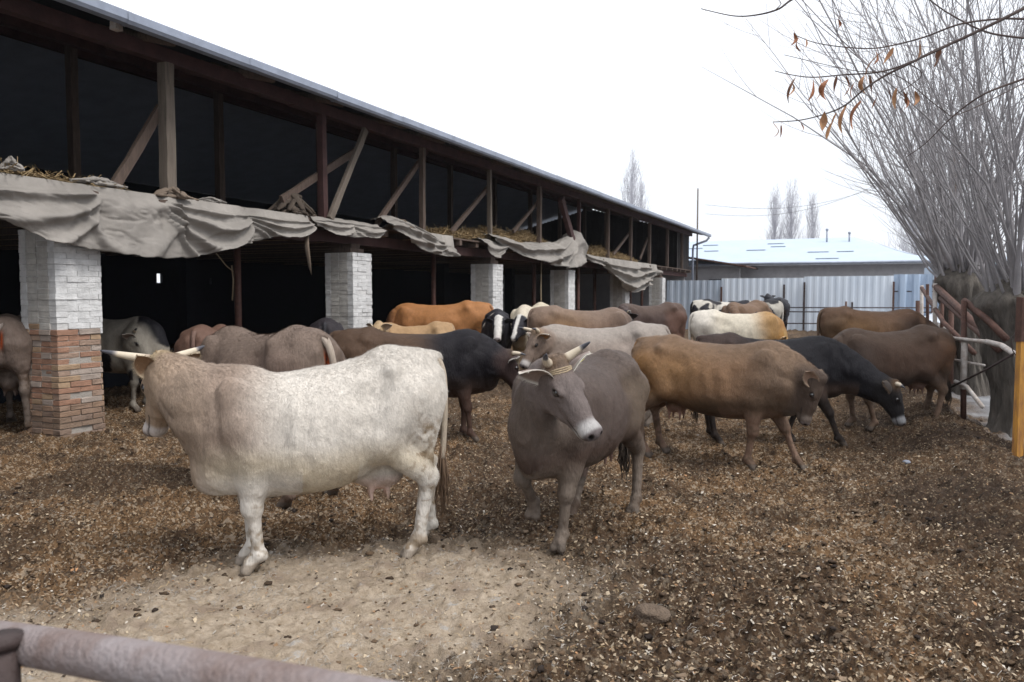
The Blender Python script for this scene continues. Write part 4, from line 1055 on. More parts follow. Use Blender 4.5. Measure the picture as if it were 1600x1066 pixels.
# ------------------------------------------------------------------ gate rail in the foreground
g0 = at(-60, 992, 1.48); g1 = at(170, 1029, 1.21); g2 = at(560, 1103, .93); g3 = at(900, 1180, .78)
gb = Vector((g0.x, g0.y, 0))
gate = empty('pipe_gate', gb, 0, 'thick pale rusty pipe rail crossing the lower left corner close to the camera', 'gate')
mb = MB(); mb.tube(catmull([g0-gb, g1-gb, g2-gb, g3-gb], 8), .034, 28)
mg = mat('worn_rail_metal', (.29, .265, .27), .6, .35, 6, .4, bscale=90, col2=(.15, .105, .09), metal=.15)
mb.build('rail', mg, gate, True)
q = at(6, 1022, 1.30); mb = MB(); b_ = q-gb
mb.tube([(b_.x, b_.y, -g0.z*0-.1-gb.z), (b_.x, b_.y, b_.z+.028)], .024, 22); mb.tube([(b_.x, b_.y, b_.z+.014), (b_.x, b_.y, b_.z+.032)], .030, 22)
mb.build('socket_pipe', M['rust_dark'], gate, True)

# ------------------------------------------------------------------ cattle: one continuous body surface each, grown from blended volumes
def hermite(xs, ys, n=240):
    xs = np.array(xs, float); ys = np.array(ys, float); d = np.gradient(ys, xs); X = np.linspace(xs[0], xs[-1], n)
    i = np.clip(np.searchsorted(xs, X)-1, 0, len(xs)-2); h = xs[i+1]-xs[i]; t = (X-xs[i])/h
    return X, (2*t**3-3*t**2+1)*ys[i]+(t**3-2*t**2+t)*h*d[i]+(-2*t**3+3*t**2)*ys[i+1]+(t**3-t**2)*h*d[i+1]
class Vol:
    def __init__(s, lo, hi, h):
        s.h = h; s.lo = np.array(lo, float); n = np.ceil((np.array(hi)-s.lo)/h).astype(int)+1
        s.n = n; s.D = np.full(n, .35, dtype=np.float32)
        s.ax = [s.lo[k]+np.arange(n[k])*h for k in range(3)]
    def region(s, lo, hi):
        a = [max(0, int((lo[k]-s.lo[k])/s.h)) for k in range(3)]; b = [min(s.n[k], int((hi[k]-s.lo[k])/s.h)+2) for k in range(3)]
        if any(b[k] <= a[k] for k in range(3)): return None
        sl = tuple(slice(a[k], b[k]) for k in range(3))
        X = s.ax[0][sl[0]][:, None, None]; Y = s.ax[1][sl[1]][None, :, None]; Z = s.ax[2][sl[2]][None, None, :]
        return sl, X, Y, Z
    def blend(s, lo, hi, fn, k, carve=False):
        m = k+.03
        r = s.region(np.array(lo)-m, np.array(hi)+m)
        if r is None: return
        sl, X, Y, Z = r; d = fn(X, Y, Z).astype(np.float32); D = s.D[sl]
        if carve:
            d = -d; h = np.maximum(k-np.abs(D-d), 0)/k; s.D[sl] = np.maximum(D, d)+h*h*k*.25
        else:
            h = np.maximum(k-np.abs(D-d), 0)/k; s.D[sl] = np.minimum(D, d)-h*h*k*.25
    def cone(s, a, b, ra, rb, k=.04, carve=False):
        a = np.array(a, float); b = np.array(b, float); r = max(ra, rb); ab = b-a; L2 = ab.dot(ab)+1e-9
        def fn(X, Y, Z):
            t = np.clip(((X-a[0])*ab[0]+(Y-a[1])*ab[1]+(Z-a[2])*ab[2])/L2, 0, 1)
            return np.sqrt((X-a[0]-t*ab[0])**2+(Y-a[1]-t*ab[1])**2+(Z-a[2]-t*ab[2])**2)-(ra+(rb-ra)*t)
        s.blend(np.minimum(a, b)-r, np.maximum(a, b)+r, fn, k, carve)
    def ell(s, c, r, k=.04, B=None, carve=False):
        """ellipsoid; B rows = its axes"""
        c = np.array(c, float); r = np.array(r, float); B = np.eye(3) if B is None else B; R = r.max()
        def fn(X, Y, Z):
            X = X-c[0]; Y = Y-c[1]; Z = Z-c[2]
            q = [(X*B[i][0]+Y*B[i][1]+Z*B[i][2]) for i in range(3)]
            k0 = np.sqrt(sum((q[i]/r[i])**2 for i in range(3))); k1 = np.sqrt(sum((q[i]/r[i]**2)**2 for i in range(3)))+1e-6
            return k0*(k0-1)/k1
        s.blend(c-R, c+R, fn, k, carve)
    def mesh(s):
        D = s.D; neg = D < 0; n = s.n-1
        cnt = np.zeros(tuple(n), np.int8); OFF = [(i, j, k) for i in (0, 1) for j in (0, 1) for k in (0, 1)]
        for (i, j, k) in OFF: cnt += neg[i:i+n[0], j:j+n[1], k:k+n[2]]
        ci, cj, ck = np.nonzero((cnt > 0) & (cnt < 8)); N = len(ci)
        val = np.stack([D[ci+i, cj+j, ck+k] for (i, j, k) in OFF], 1)
        acc = np.zeros((N, 3)); w = np.zeros(N); O = np.array(OFF)
        for a in range(8):
            for b in range(a+1, 8):
                if np.abs(O[a]-O[b]).sum() != 1: continue
                va, vb = val[:, a], val[:, b]; m = (va < 0) != (vb < 0); t = np.where(m, va/(va-vb+1e-12), 0)
                p = O[a]+(O[b]-O[a])*t[:, None]; acc[m] += p[m]; w[m] += 1
        V = (np.stack([ci, cj, ck], 1)+acc/w[:, None])*s.h+s.lo
        idx = np.full(tuple(n), -1, np.int32); idx[ci, cj, ck] = np.arange(N); F = []
        for ax in range(3):
            sl0 = [slice(1, -1)]*3; sl1 = [slice(1, -1)]*3; sl0[ax] = slice(0, -1); sl1[ax] = slice(1, None)
            A = neg[tuple(sl0)]; Bq = neg[tuple(sl1)]; pi = np.array(np.nonzero(A != Bq)).T
            if not len(pi): continue
            for k in range(3):
                if k != ax: pi[:, k] += 1
            u, v = (ax+1) % 3, (ax+2) % 3
            def g(du, dv):
                q = pi.copy(); q[:, u] += du; q[:, v] += dv; return idx[q[:, 0], q[:, 1], q[:, 2]]
            quad = np.stack([g(-1, -1), g(0, -1), g(0, 0), g(-1, 0)], 1)
            fl = neg[pi[:, 0], pi[:, 1], pi[:, 2]]; quad = np.where(fl[:, None], quad, quad[:, ::-1]); F.append(quad)
        F = np.concatenate(F); F = F[(F >= 0).all(1)]
        # light relaxation
        for _ in range(2):
            S = np.zeros_like(V); c = np.zeros(len(V))
            for a in range(4):
                b = (a+1) % 4; np.add.at(S, F[:, a], V[F[:, b]]); np.add.at(S, F[:, b], V[F[:, a]]); np.add.at(c, F[:, a], 1); np.add.at(c, F[:, b], 1)
            V = V*.5+.5*S/np.maximum(c, 1)[:, None]
        return V, F

# side profile: x, top, bottom, half width
PROF = np.array([(-.93, 1.14, 1.02, .04), (-.88, 1.25, .90, .13), (-.78, 1.325, .80, .20), (-.62, 1.355, .735, .245), (-.45, 1.35, .66, .275), (-.25, 1.315, .575, .315),
                 (0, 1.295, .53, .345), (.22, 1.30, .525, .325), (.40, 1.33, .55, .275), (.55, 1.335, .59, .235), (.70, 1.27, .64, .20), (.82, 1.15, .72, .14), (.88, 1.03, .86, .05)])
XS, TOP = hermite(PROF[:, 0], PROF[:, 1]); _, BOT = hermite(PROF[:, 0], PROF[:, 2]); _, WID = hermite(PROF[:, 0], PROF[:, 3])

def cow(label, pos, heading, H=1.36, Lx=1.0, W=1.0, poll=None, hdir=None, poll_l=(1.08, 0, 1.36), hdir_l=(.72, 0, -.69), style=None, horns=None, feet=None, h=.02,
        belly=1.0, eartag=False, udder=.6, ears_up=0.0, rope=None, tail_side=0.0, hint=.7, tail=True, hair=0, head_s=1.0, neck_w=1.0, neck_up=0.0, calf=False, z_off=0.0, wd=0.0, brisket=0.0, ear_v=None, ear_n=None, ear_s=1.0, lt=1.08, ref_w=None):
    """pos: ground point under the middle of the trunk; heading in degrees (0 = +X); poll / hdir: world point behind the horns, world direction of the muzzle"""
    st = dict(base=(.2, .15, .12), seed=1); st.update(style or {})
    s = H/1.36; ang = math.radians(heading); ca, sa = math.cos(ang), math.sin(ang)
    gz = float(ground_h(np.array([pos[0]]), np.array([pos[1]]), False)[0])+z_off
    root = empty('cow' if not calf else 'calf', (pos[0], pos[1], gz), ang, label, 'cow' if not calf else 'calf', 'cattle standing in the yard')
    def w2l(p):
        d = np.array([p[0]-pos[0], p[1]-pos[1], p[2]-gz]); return np.array([d[0]*ca+d[1]*sa, -d[0]*sa+d[1]*ca, d[2]])/s
    def d2l(p):
        p = np.array(p, float); p /= np.linalg.norm(p); return np.array([p[0]*ca+p[1]*sa, -p[0]*sa+p[1]*ca, p[2]])
    PL = w2l(poll) if poll is not None else np.array(poll_l, float)
    HD = d2l(hdir) if hdir is not None else np.array(hdir_l, float)/np.linalg.norm(hdir_l)
    # head frame
    fh = np.array([HD[0], HD[1], 0]); fh = fh/np.linalg.norm(fh) if np.linalg.norm(fh) > .15 else np.array([1., 0, 0])
    ref = np.array([0, 0, 1.])+fh*hint
    if ref_w: ref = d2l(ref_w)
    hz = ref-HD*ref.dot(HD); hz /= np.linalg.norm(hz); hy = np.cross(hz, HD); HB = np.stack([HD, hy, hz])
    hs_ = head_s
    def hp(x, y, z): return PL+(HD*x+hy*y+hz*z)*hs_
    pts = np.array([hp(.6, 0, 0), hp(0, .3, .1), hp(0, -.3, .1), hp(.1, 0, -.3)])
    lo = np.minimum(np.array([-1.05*Lx, -.46*W-.05, -.06]), pts.min(0)-.12); hi = np.maximum(np.array([1.0*Lx, .46*W+.05, 1.50]), pts.max(0)+.12)
    sd_ = st['seed']
    fx = {'fl': (.46, .16, 0), 'fr': (.46, -.16, 0), 'rl': (-.66, .17, 0), 'rr': (-.66, -.17, 0)}
    if feet: fx.update(feet)
    for q in fx.values(): lo[0] = min(lo[0], q[0]*Lx-.15); hi[0] = max(hi[0], q[0]*Lx+.2); lo[1] = min(lo[1], q[1]-.12); hi[1] = max(hi[1], q[1]+.12)
    vol = Vol(lo, hi, h/s)
    # trunk
    def trunk(X, Y, Z):
        x = X/Lx; xc = np.clip(x, XS[0], XS[-1]); T = np.interp(xc, XS, TOP); B = np.interp(xc, XS, BOT); w = np.interp(xc, XS, WID)*W
        B = .95-(.95-B)*belly; T = T-wd*sstep(-.55, .45, xc)
        zc = (T+B)/2; hh = (T-B)/2; zn = (Z-zc)/hh
        ww = w*(1+.05*np.clip(-zn, 0, 1)-.20*np.clip(zn, 0, 1.2)**2)
        g = (np.abs(Y/ww)**2.25+np.abs(zn)**2.25)**(1/2.25)
        d = (g-1)*np.minimum(w, hh)*.92; e = np.abs(x-xc)*Lx+0*d
        return np.where(e > 0, np.maximum(d, e), d)
    vol.blend((-.95*Lx, -.42*W, .3), (.9*Lx, .42*W, 1.42), trunk, .03)
    # rump, hips, ribs
    vol.ell((-.68*Lx, 0, 1.09), (.235, .235*W, .25), .08)
    for y in (-1, 1):
        vol.cone((-.50*Lx, 0, 1.275), (-.52*Lx, y*.222*W, 1.235), .07, .052, .10)
        vol.ell((-.875*Lx, y*.085*W, 1.185), (.05, .04, .05), .06)
    vol.ell((-.84*Lx, 0, 1.30), (.09, .035, .04), .06)
    # shoulders and brisket
    for y in (-1, 1):
        vol.ell((.50*Lx, y*.185*W, 1.02-wd*.7), (.145, .085, .27), .06, np.array([[.94, 0, -.34], [0, 1, 0], [.34, 0, .94]]))
        vol.ell((.70*Lx, y*.13*W, .90), (.10, .08, .11), .09)
    vol.cone((.40*Lx, 0, .66-brisket*.8), (.72*Lx, 0, .72-brisket), .11, .10, .12); vol.cone((.72*Lx, 0, .72-brisket), (.80*Lx, 0, .86), .085, .07, .12)
    # the hollow in front of the hip, the dip behind the shoulder and the groove of the flank
    for y in (-1, 1):
        vol.ell((-.34*Lx, y*.325*W, 1.15-wd*.3), (.12, .085, .10), .08, carve=True)
        vol.ell((.285*Lx, y*.385*W, 1.02-wd*.8), (.05, .07, .20), .10, carve=True)
        vol.ell((-.70*Lx, y*.275*W, 1.20), (.10, .06, .06), .08, carve=True)
    vol.ell((-.93*Lx, 0, 1.0), (.05, .022, .22), .07, carve=True)
    # legs
    J = {}
    for nm, (px, py, lift) in fx.items():
        sg = 1 if nm[1] == 'l' else -1
        if nm[0] == 'f':
            el = np.array([.44*Lx, sg*.175*W, .77]); ft = np.array([px*Lx, py, lift]); fet = ft+np.array([-.035, 0, .10])
            if lift > .02:
                kn = np.array([el[0]+.14, py*.9, .50]); fet = ft+np.array([.02, 0, .11])
            else:
                kn = el*.45+fet*.55+np.array([.025, 0, .01]); kn[2] = .41
            vol.cone((.50*Lx, sg*.17*W, .92), el, .13, .105, .08)
            vol.cone(el, el*.45+kn*.55, .100, .067*lt, .06); vol.cone(el*.5+kn*.5, kn, .069*lt, .052*lt, .04)
            vol.ell(kn+np.array([.006, 0, 0]), (.050*lt, .047*lt, .062*lt), .03)
            vol.cone(kn, fet, .036*lt, .030*lt, .03); J[nm] = (el, kn, fet, ft)
        else:
            hip = np.array([-.62*Lx, sg*.15*W, 1.05]); ft = np.array([px*Lx, py, lift]); fet = ft+np.array([-.045, 0, .12])
            sf = np.array([-.43*Lx+.25*(px+.66)*Lx, sg*.195*W, .80]); hk = np.array([(-.775+.6*(px+.66))*Lx, (sg*.17*W+py)/2, .52])
            if lift > .02: hk[2] += lift*.6
            vol.cone(hip, sf, .18, .13, .07); vol.cone((-.36*Lx, sg*.20*W, .74), sf+np.array([.02, 0, -.03]), .05, .06, .06)
            vol.cone((-.78*Lx, sg*.115*W, 1.05), (-.73*Lx, sg*.155*W, .80), .115, .085, .08)
            vol.cone(sf, hk*.5+sf*.5, .115, .075, .06); vol.cone((-.74*Lx, sg*.15*W, .85), hk+np.array([.01, 0, .02]), .085, .040, .06)
            vol.cone(sf*.5+hk*.5, hk, .070*lt, .045*lt, .045)
            vol.ell(hk+np.array([-.012, 0, .01]), (.050*lt, .038*lt, .060*lt), .03)
            vol.cone(hk, fet, .040*lt, .032*lt, .03); J[nm] = (sf, hk, fet, ft)
        vol.ell(fet, (.046*lt, .044*lt, .046), .02)
        fwd = .042
        vol.cone(fet, ft+np.array([fwd*.35, 0, .05]), .038, .046, .02)
        for y in (-.023, .023):
            vol.cone(ft+np.array([fwd*.2, y*.9, .06]), ft+np.array([fwd, y*1.25, .012]), .030, .036, .006)
        vol.ell(fet+np.array([-.042, .018, -.02]), (.014, .012, .018), .012); vol.ell(fet+np.array([-.042, -.018, -.02]), (.014, .012, .018), .012)
    if udder:
        uz = -.40*(belly-1); vol.ell((-.44*Lx, 0, .62+uz), (.17*udder+.04, .12, .10*udder+.04), .07)
        for x, y in ((-.38, .05), (-.38, -.05), (-.50, .05), (-.50, -.05)): vol.cone((x*Lx, y, .56+uz), (x*Lx, y*1.1, .49-.06*udder+uz), .022, .012, .02)
    # neck: crest, body and throat lines from the trunk to the head
    def chain(B0, C0, E, C1, r0, r1, k, n=9, mid=0):
        P = []
        for i in range(n+1):
            t = i/n; P.append(((1-t)**3)*B0+3*(1-t)**2*t*C0+3*(1-t)*t*t*C1+t**3*E)
        for i in range(n):
            t0, t1 = i/n, (i+1)/n; bl = 1+mid*math.sin(math.pi*t0)
            vol.cone(P[i], P[i+1], (r0+(r1-r0)*t0)*bl, (r0+(r1-r0)*t1)*(1+mid*math.sin(math.pi*t1)), k)
        return P
    hpk = hp(.035, 0, -.045); hmid = hp(.06, 0, -.09); hth = hp(.10, 0, -.17)
    dist = np.linalg.norm(PL-np.array([.6*Lx, 0, 1.1]))
    back = -(HD*.5+hz*.6)*.14; fw = np.array([.33, 0, .10+neck_up])*dist*1.1
    fwl = np.array([.33, 0, -.02+neck_up*.6])*dist*1.1
    up_ = hz*.0
    nw = neck_w
    crest = chain(np.array([.46*Lx, 0, 1.20-wd]), np.array([.46*Lx, 0, 1.20-wd])+fw, hpk, hpk+back+up_, .125*nw, .070, .05)
    midc = chain(np.array([.52*Lx, 0, 1.02-wd*.6]), np.array([.52*Lx, 0, 1.02-wd*.6])+(fw+fwl)/2, hmid, hmid+back*1.2, .19*nw, .088, .07)
    thr = chain(np.array([.62*Lx, 0, .86]), np.array([.62*Lx, 0, .86])+fwl, hth, hth+back*1.4-up_*.5, .155*nw, .072, .06)
    # dewlap
    dz = np.array([0, 0, -1.0])
    for i in range(8):
        a = thr[i]+dz*(.115+.03*math.sin(i*.8))*(1-i/11); b = thr[i+1]+dz*(.115+.03*math.sin((i+1)*.8))*(1-(i+1)/11); vol.cone(a, b, .038, .034, .09)
    # head
    def he(x, y, z, rx, ry, rz, k=.04, carve=False): vol.ell(hp(x, y, z), np.array([rx, ry, rz])*hs_, k, HB, carve)
    def hc(a, b, ra, rb, k=.04, carve=False): vol.cone(hp(*a), hp(*b), ra*hs_, rb*hs_, k, carve)
    he(.095, 0, -.058, .130, .106, .090, .04); he(.0, 0, -.005, .055, .075, .045, .04); he(-.005, 0, .030, .045, .055, .028, .03)
    hc((.15, 0, -.065), (.30, 0, -.070), .088, .067, .05); hc((.30, 0, -.070), (.435, 0, -.078), .064, .058, .04)
    he(.20, 0, -.030, .12, .060, .035, .04)
    for y in (-1, 1):
        he(.125, y*.052, -.145, .120, .046, .098, .04); hc((.09, y*.042, -.190), (.27, y*.030, -.158), .050, .038, .04); hc((.27, y*.030, -.150), (.41, y*.018, -.125), .036, .032, .03)
        he(.165, y*.084, -.018, .052, .028, .024, .018); he(.172, y*.086, -.064, .040, .018, .014, .015)
        hc((.25, y*.055, -.090), (.38, y*.048, -.095), .020, .016, .04)
    he(.445, 0, -.078, .050, .078, .054, .03); he(.475, 0, -.070, .028, .070, .042, .02); he(.425, 0, -.132, .050, .046, .028, .025)
    if h < .016:
        for y in (-1, 1):
            he(.170, y*.108, -.038, .026, .016, .019, .012, True); he(.496, y*.042, -.060, .022, .016, .019, .01, True)
            hc((.33, y*.066, -.116), (.455, y*.062, -.118), .004, .005, .008, True)
    # floor
    sl, X, Y, Z = vol.region(lo, hi); vol.D[sl] = np.maximum(vol.D[sl], -.02-Z)
    V, F = vol.mesh()
    # surface life: muscle undulation, ribs and skin folds on the neck
    a_ = V[F[:, 0]]; N0 = np.cross(V[F[:, 1]]-a_, V[F[:, 2]]-a_); VN = np.zeros_like(V)
    for q in range(4): np.add.at(VN, F[:, q], N0)
    VN /= np.linalg.norm(VN, axis=1)[:, None]+1e-12
    Hc = (V-PL)@HB.T/hs_; hfar = sstep(.02, .16, np.sqrt(np.maximum(np.abs(Hc[:, 0]-.22)-.26, 0)**2+np.maximum(np.abs(Hc[:, 1])-.08, 0)**2+np.maximum(np.abs(Hc[:, 2]+.08)-.12, 0)**2))
    sdd = st['seed']; up = sstep(.45, .7, V[:, 2])
    m1 = (fnoise(V, 4.2, sdd+101, 2)-.5)*.030; m2 = (fnoise(V, 11, sdd+103, 2)-.5)*.010
    dn_ = fnoise(V, 3.0, sdd+105, 2); nk = sstep(.45, .75, V[:, 0]/Lx)
    wr = -np.maximum(0, .10-np.abs(fnoise(V*np.array([1, 1, .28]), 5.5, sdd+107, 2)-.5))*.14*nk*hfar
    rib = .006*np.sin(V[:, 0]/Lx*42+V[:, 2]*6+3*dn_)*np.exp(-((V[:, 0]/Lx-.05)/.28)**2-((V[:, 2]-.88)/.20)**2)
    V = V+VN*((m1+m2*.8)*up*hfar+wr+rib+.0022*(fnoise(V, 30, sdd+109, 2)-.5)*2)[:, None]
    # ---- coat colour from anatomy
    sd = st['seed']; n1 = fnoise(V, 3.2, sd, 3); n2 = fnoise(V, 9, sd+5, 3); n3 = fnoise(V*np.array([1, 1, .5]), 34, sd+9, 2)
    x = V[:, 0]/Lx; z = V[:, 2]+.10*(n1-.5); xw = x+.16*(n1-.5)
    T = np.interp(np.clip(x, -.93, .88), XS, TOP)-wd*sstep(-.55, .45, x); Bm = np.interp(np.clip(x, -.93, .88), XS, BOT)
    C = np.tile(np.array(st['base'], float), (len(V), 1))
    H_ = (V-PL)@HB.T/hs_        # head coordinates
    hm = sstep(.17, .05, np.sqrt((np.maximum(np.abs(H_[:, 0]-.22)-.22, 0))**2+(np.maximum(np.abs(H_[:, 1])-.06, 0))**2+(np.maximum(np.abs(H_[:, 2]+.08)-.08, 0))**2))
    nm_ = sstep(.62, .90, x)*(1-hm) if st.get('neck') is not None else None
    if 'front' in st: C = mixc(C, st['front'], sstep(st.get('fx', .1)-.22, st.get('fx', .1)+.22, xw))
    if 'rear' in st: C = mixc(C, st['rear'], sstep(st.get('rx', -.3)+.2, st.get('rx', -.3)-.2, xw))
    if 'back' in st: C = mixc(C, st['back'], sstep(.26, .06, T-z)*(x < .8)*.85)
    if 'belly' in st: C = mixc(C, st['belly'], sstep(.86, .64, z)*sstep(.42, .5, V[:, 2])*(np.abs(x+.0) < .95))  # belly coat tone; darkened on the tan cow to paint in underside shading
    if 'flank' in st: C = mixc(C, st['flank'], np.exp(-((x+.35)/.35)**2-((z-.98)/.25)**2)*.9)
    if 'legs' in st: C = mixc(C, st['legs'], sstep(.72, .50, z)*((np.abs(x-.47) < .35) | (np.abs(x+.66) < .40))*(hm < .3))
    if nm_ is not None: C = mixc(C, st['neck'], nm_)
    if 'face' in st: C = mixc(C, st['face'], hm)
    if st.get('patch'):
        pc, thr_, sc = st['patch']; pm = sstep(thr_-.012, thr_+.012, fnoise(V*np.array([1, .7, .8]), sc, sd+31, 2, .35)); pm = pm*(z > .45); C = mixc(C, pc, pm)
        if 'pface' in st: C = mixc(C, st['pface'], hm); 
        if st.get('blaze'): C = mixc(C, (.62, .60, .57), (np.abs(H_[:, 1]) < .035+.03*(n2-.5)+st.get('blw', 0)).astype(float)*hm*(H_[:, 2] > -.10))
    if 'muzzle' in st:
        mm = sstep(.362, .405, H_[:, 0]+.03*(n2-.5)-.10*np.maximum(H_[:, 2]+.06, 0)*3)*hm; C = mixc(C, st['muzzle'], mm)
        C = mixc(C, st.get('nose', (.19, .165, .165)), sstep(.455, .475, H_[:, 0]-.25*np.maximum(-H_[:, 2]-.10, 0))*hm*(H_[:, 2] > -.115))
    ml = np.abs(H_[:, 2]+.118+.02*(H_[:, 0]-.40))*1.0; C = mixc(C, (.03, .022, .02), sstep(.010, .004, ml)*(H_[:, 0] > .32)*(H_[:, 0] < .50)*(np.abs(H_[:, 1]) > .025)*hm*.8)  # dark lip skin, with the mouth crease painted in as a line
    if 'poll' in st: C = mixc(C, st['poll'], np.exp(-((H_[:, 0]-.0)/.07)**2-((H_[:, 2]-.02)/.06)**2)*(np.abs(H_[:, 1]) < .12))
    # lids round the eyes, nostrils
    for y in (-1, 1):
        de = np.sqrt((H_[:, 0]-.170)**2+((H_[:, 1]-y*.098)*.6)**2+((H_[:, 2]+.036)*1.25)**2)
        C = mixc(C, (.03, .025, .025), sstep(.034, .026, de)); C = mixc(C, np.clip(np.array(st.get('face', st['base']))*1.5, 0, .7), sstep(.018, .006, np.abs(de-.043))*.15)
        dn = np.sqrt((H_[:, 0]-.492)**2+(H_[:, 1]-y*.040)**2+(H_[:, 2]+.060)**2); C = mixc(C, (.012, .01, .01), sstep(.024, .015, dn))
    if udder: C = mixc(C, st.get('udder', (.42, .27, .23)), np.exp(-((x+.44)/.17)**2-(V[:, 1]/.13)**2)*sstep(.64+uz, .58+uz, V[:, 2])*(V[:, 2] > .33))
    if 'vulva' in st:
        C = mixc(C, (.50, .13, .06), np.exp(-(V[:, 1]/.026)**4-((V[:, 2]-1.10)/.10)**4)*(x < -.86)); C = mixc(C, (.04, .02, .02), (np.abs(V[:, 1]) < .006)*(np.abs(V[:, 2]-1.11) < .08)*(x < -.88))
    # clinging dung: legs below the hock, belly edge and rump, each patch with its own outline
    dirt = st.get('dirt', .5); dc = st.get('dirtc', (.10, .07, .05))
    n4 = fnoise(V, 26, sd+15, 2); dm = dirt*(1.4*sstep(.54, .60, n4)*np.exp(-((x+.74)/.13)**2-((z-.72)/.20)**2)+.9*sstep(.60, .66, n4)*sstep(.55, .40, z)+sstep(.50, .62, n2)*sstep(.62, .25, z)*.8+sstep(.56, .66, n2)*np.exp(-((x+.78)/.16)**2-((z-.78)/.22)**2)+sstep(.52, .66, n2)*sstep(.15, .02, z-Bm)*(x < .3)*.5+sstep(.15, .03, V[:, 2])*.5)
    C = mixc(C, dc, np.clip(dm, 0, .9)*(hm < .5))
    C = C*(.84+.32*n3[:, None])*(.93+.14*n1[:, None])
    lum = C.mean(1)[:, None]; C = np.clip(lum+(C-lum)*1.22, .004, .8)*st.get('mul', .60)
    hoof = sstep(.062, .050, V[:, 2]-0)
    for nm, (_, _, _, ft) in J.items():
        if fx[nm][2] > .02: hoof = np.maximum(hoof, sstep(.075, .06, np.linalg.norm(V-ft, axis=1)))
    C = mixc(C, st.get('hoof', (.10, .08, .065)), hoof)
    body = mesh_obj('body', V*s, F, M['coat'], root, True, C)
    # ---- ears
    ec = st.get('ear', st.get('face', st['base'])); ei = st.get('ear_in', (.40, .24, .16)); rim = st.get('rim', (.5, .46, .40))
    for y in (-1, 1):
        V2 = []; F2 = []; C2 = []; nu, nv = 12, 9; base = hp(.045, y*.082, -.048)
        dr = hy*y*.93+hz*(.05+ears_up)-HD*.22
        if ear_v: dr = hy*y*ear_v[0]+hz*ear_v[1]+HD*ear_v[2]
        dr /= np.linalg.norm(dr)
        nrm = HD*.75+hz*-.15+hy*y*.25
        if ear_n: nrm = hy*y*ear_n[0]+hz*ear_n[1]+HD*ear_n[2]
        nrm -= dr*nrm.dot(dr); nrm /= np.linalg.norm(nrm); side = np.cross(dr, nrm)
        L = .20*hs_*ear_s; Wd = .066*hs_*ear_s
        for side_off in (0, 1):
            for i in range(nu+1):
                t = i/nu; wd = Wd*(math.sin(math.pi*min(1, .16+.84*t)**.85)**.75 if t < 1 else .0)+.006*(1-t); wd = max(wd, .004)
                for j in range(nv+1):
                    q = j/nv*2-1; cup = .034*hs_*(q*q)*(1-.55*t)-.02*hs_*math.sin(t*3.1)
                    p = base+dr*L*t+side*wd*q+nrm*(cup-side_off*.006); V2.append(p*s)
                    e = 1 if abs(q) > .86 or t > .94 else 0
                    C2.append(rim if e else (ei if side_off == 0 and t > .1 else ec))
        nn = (nu+1)*(nv+1)
        for off in (0, 1):
            for i in range(nu):
                for j in range(nv):
                    a = off*nn+i*(nv+1)+j; f = (a, a+1, a+nv+2, a+nv+1); F2.append(f if off else f[::-1])
        for i in range(nu):
            for j in (0, nv):
                a = i*(nv+1)+j; f = (a, a+nv+1, nn+a+nv+1, nn+a); F2.append(f)
        for j in range(nv):
            a = nu*(nv+1)+j; F2.append((a, a+1, nn+a+1, nn+a))
        eo = mesh_obj('ear', V2, F2, M['ear'], root, True, np.array(C2))
        if h < .018:      # fringe of hair along the rim
            R = random.Random(int(sd_*7+y)); V3 = []; F3 = []; C3 = []
            for k in range(260):
                i = R.randrange(1, nu); j = R.choice((0, nv, 0, nv, R.randrange(0, nv+1))); a = np.array(V2[i*(nv+1)+j]); out_ = side*(1 if j > nv/2 else -1)*.8+dr*.7+nrm*R.uniform(-.2, .6)+np.array([R.gauss(0, .3) for _ in range(3)])
                out_ = out_/np.linalg.norm(out_); L3 = R.uniform(.010, .026); ww = .0012; nb = len(V3)
                a = a+(np.array(V2[(i-1)*(nv+1)+j])-a)*R.random()
                V3 += [a-dr*ww, a+dr*ww, a+out_*L3]; F3.append((nb, nb+1, nb+2)); cc_ = np.array(rim if j in (0, nv) else ec)*R.uniform(.6, 1.3); C3 += [cc_]*3
            hh_ = mesh_obj('ear_fringe', V3, F3, M['fur'], eo, False, np.array(C3)); hh_['kind'] = 'stuff'
        if eartag and y == 1:
            mb = MB(); c0 = base+dr*L*.55+nrm*.012; a, b = dr*.022, side*.026
            mb.add([(c0+q)*s for q in (-a-b, a-b, a+b, -a+b, -a*.9-b*.9+nrm*.004, a*.9-b*.9+nrm*.004, a*.9+b*.9+nrm*.004, -a*.9+b*.9+nrm*.004)], [(0, 1, 2, 3), (4, 7, 6, 5), (0, 4, 5, 1), (1, 5, 6, 2), (2, 6, 7, 3), (3, 7, 4, 0)])
            mb.build('ear_tag', M['tag'], eo)
    if h < .03:
        for y in (-1, 1):
            c0 = hp(.170, y*.088, -.037); vv = [tuple((c0+np.array(q)*.026*hs_)*s) for q in ICO_V]; mesh_obj('eye', vv, [tuple(f) for f in ICO_F], M['eye'], root, True)
    # ---- horns
    if horns:
        Lh, outw, upw, fww, tipup = horns
        for y in (-1, 1):
            n = 14; P = []
            for i in range(n+1):
                t = i/n; P.append((hp(.0+fww*t*t*Lh, y*(.068+outw*Lh*(t-.25*t*t)), .018+upw*Lh*t+tipup*Lh*t*t))*s)
            rr = [(.0255*(1-t)**.7+.004)*hs_*s for t in np.linspace(0, 1, n+1)]
            mb = MB(); mb.tube(P, rr, 12); cc = []
            for i in range(n+1):
                t = i/n; c = (.50, .43, .33) if t < .62 else (.05, .05, .06); c = (.34, .27, .20) if t < .1 else c
                if .62 <= t < .70: c = (.20, .18, .17)
                cc += [c]*12
            mesh_obj('horn', mb.v, mb.f, M['horn'], root, True, np.array(cc))
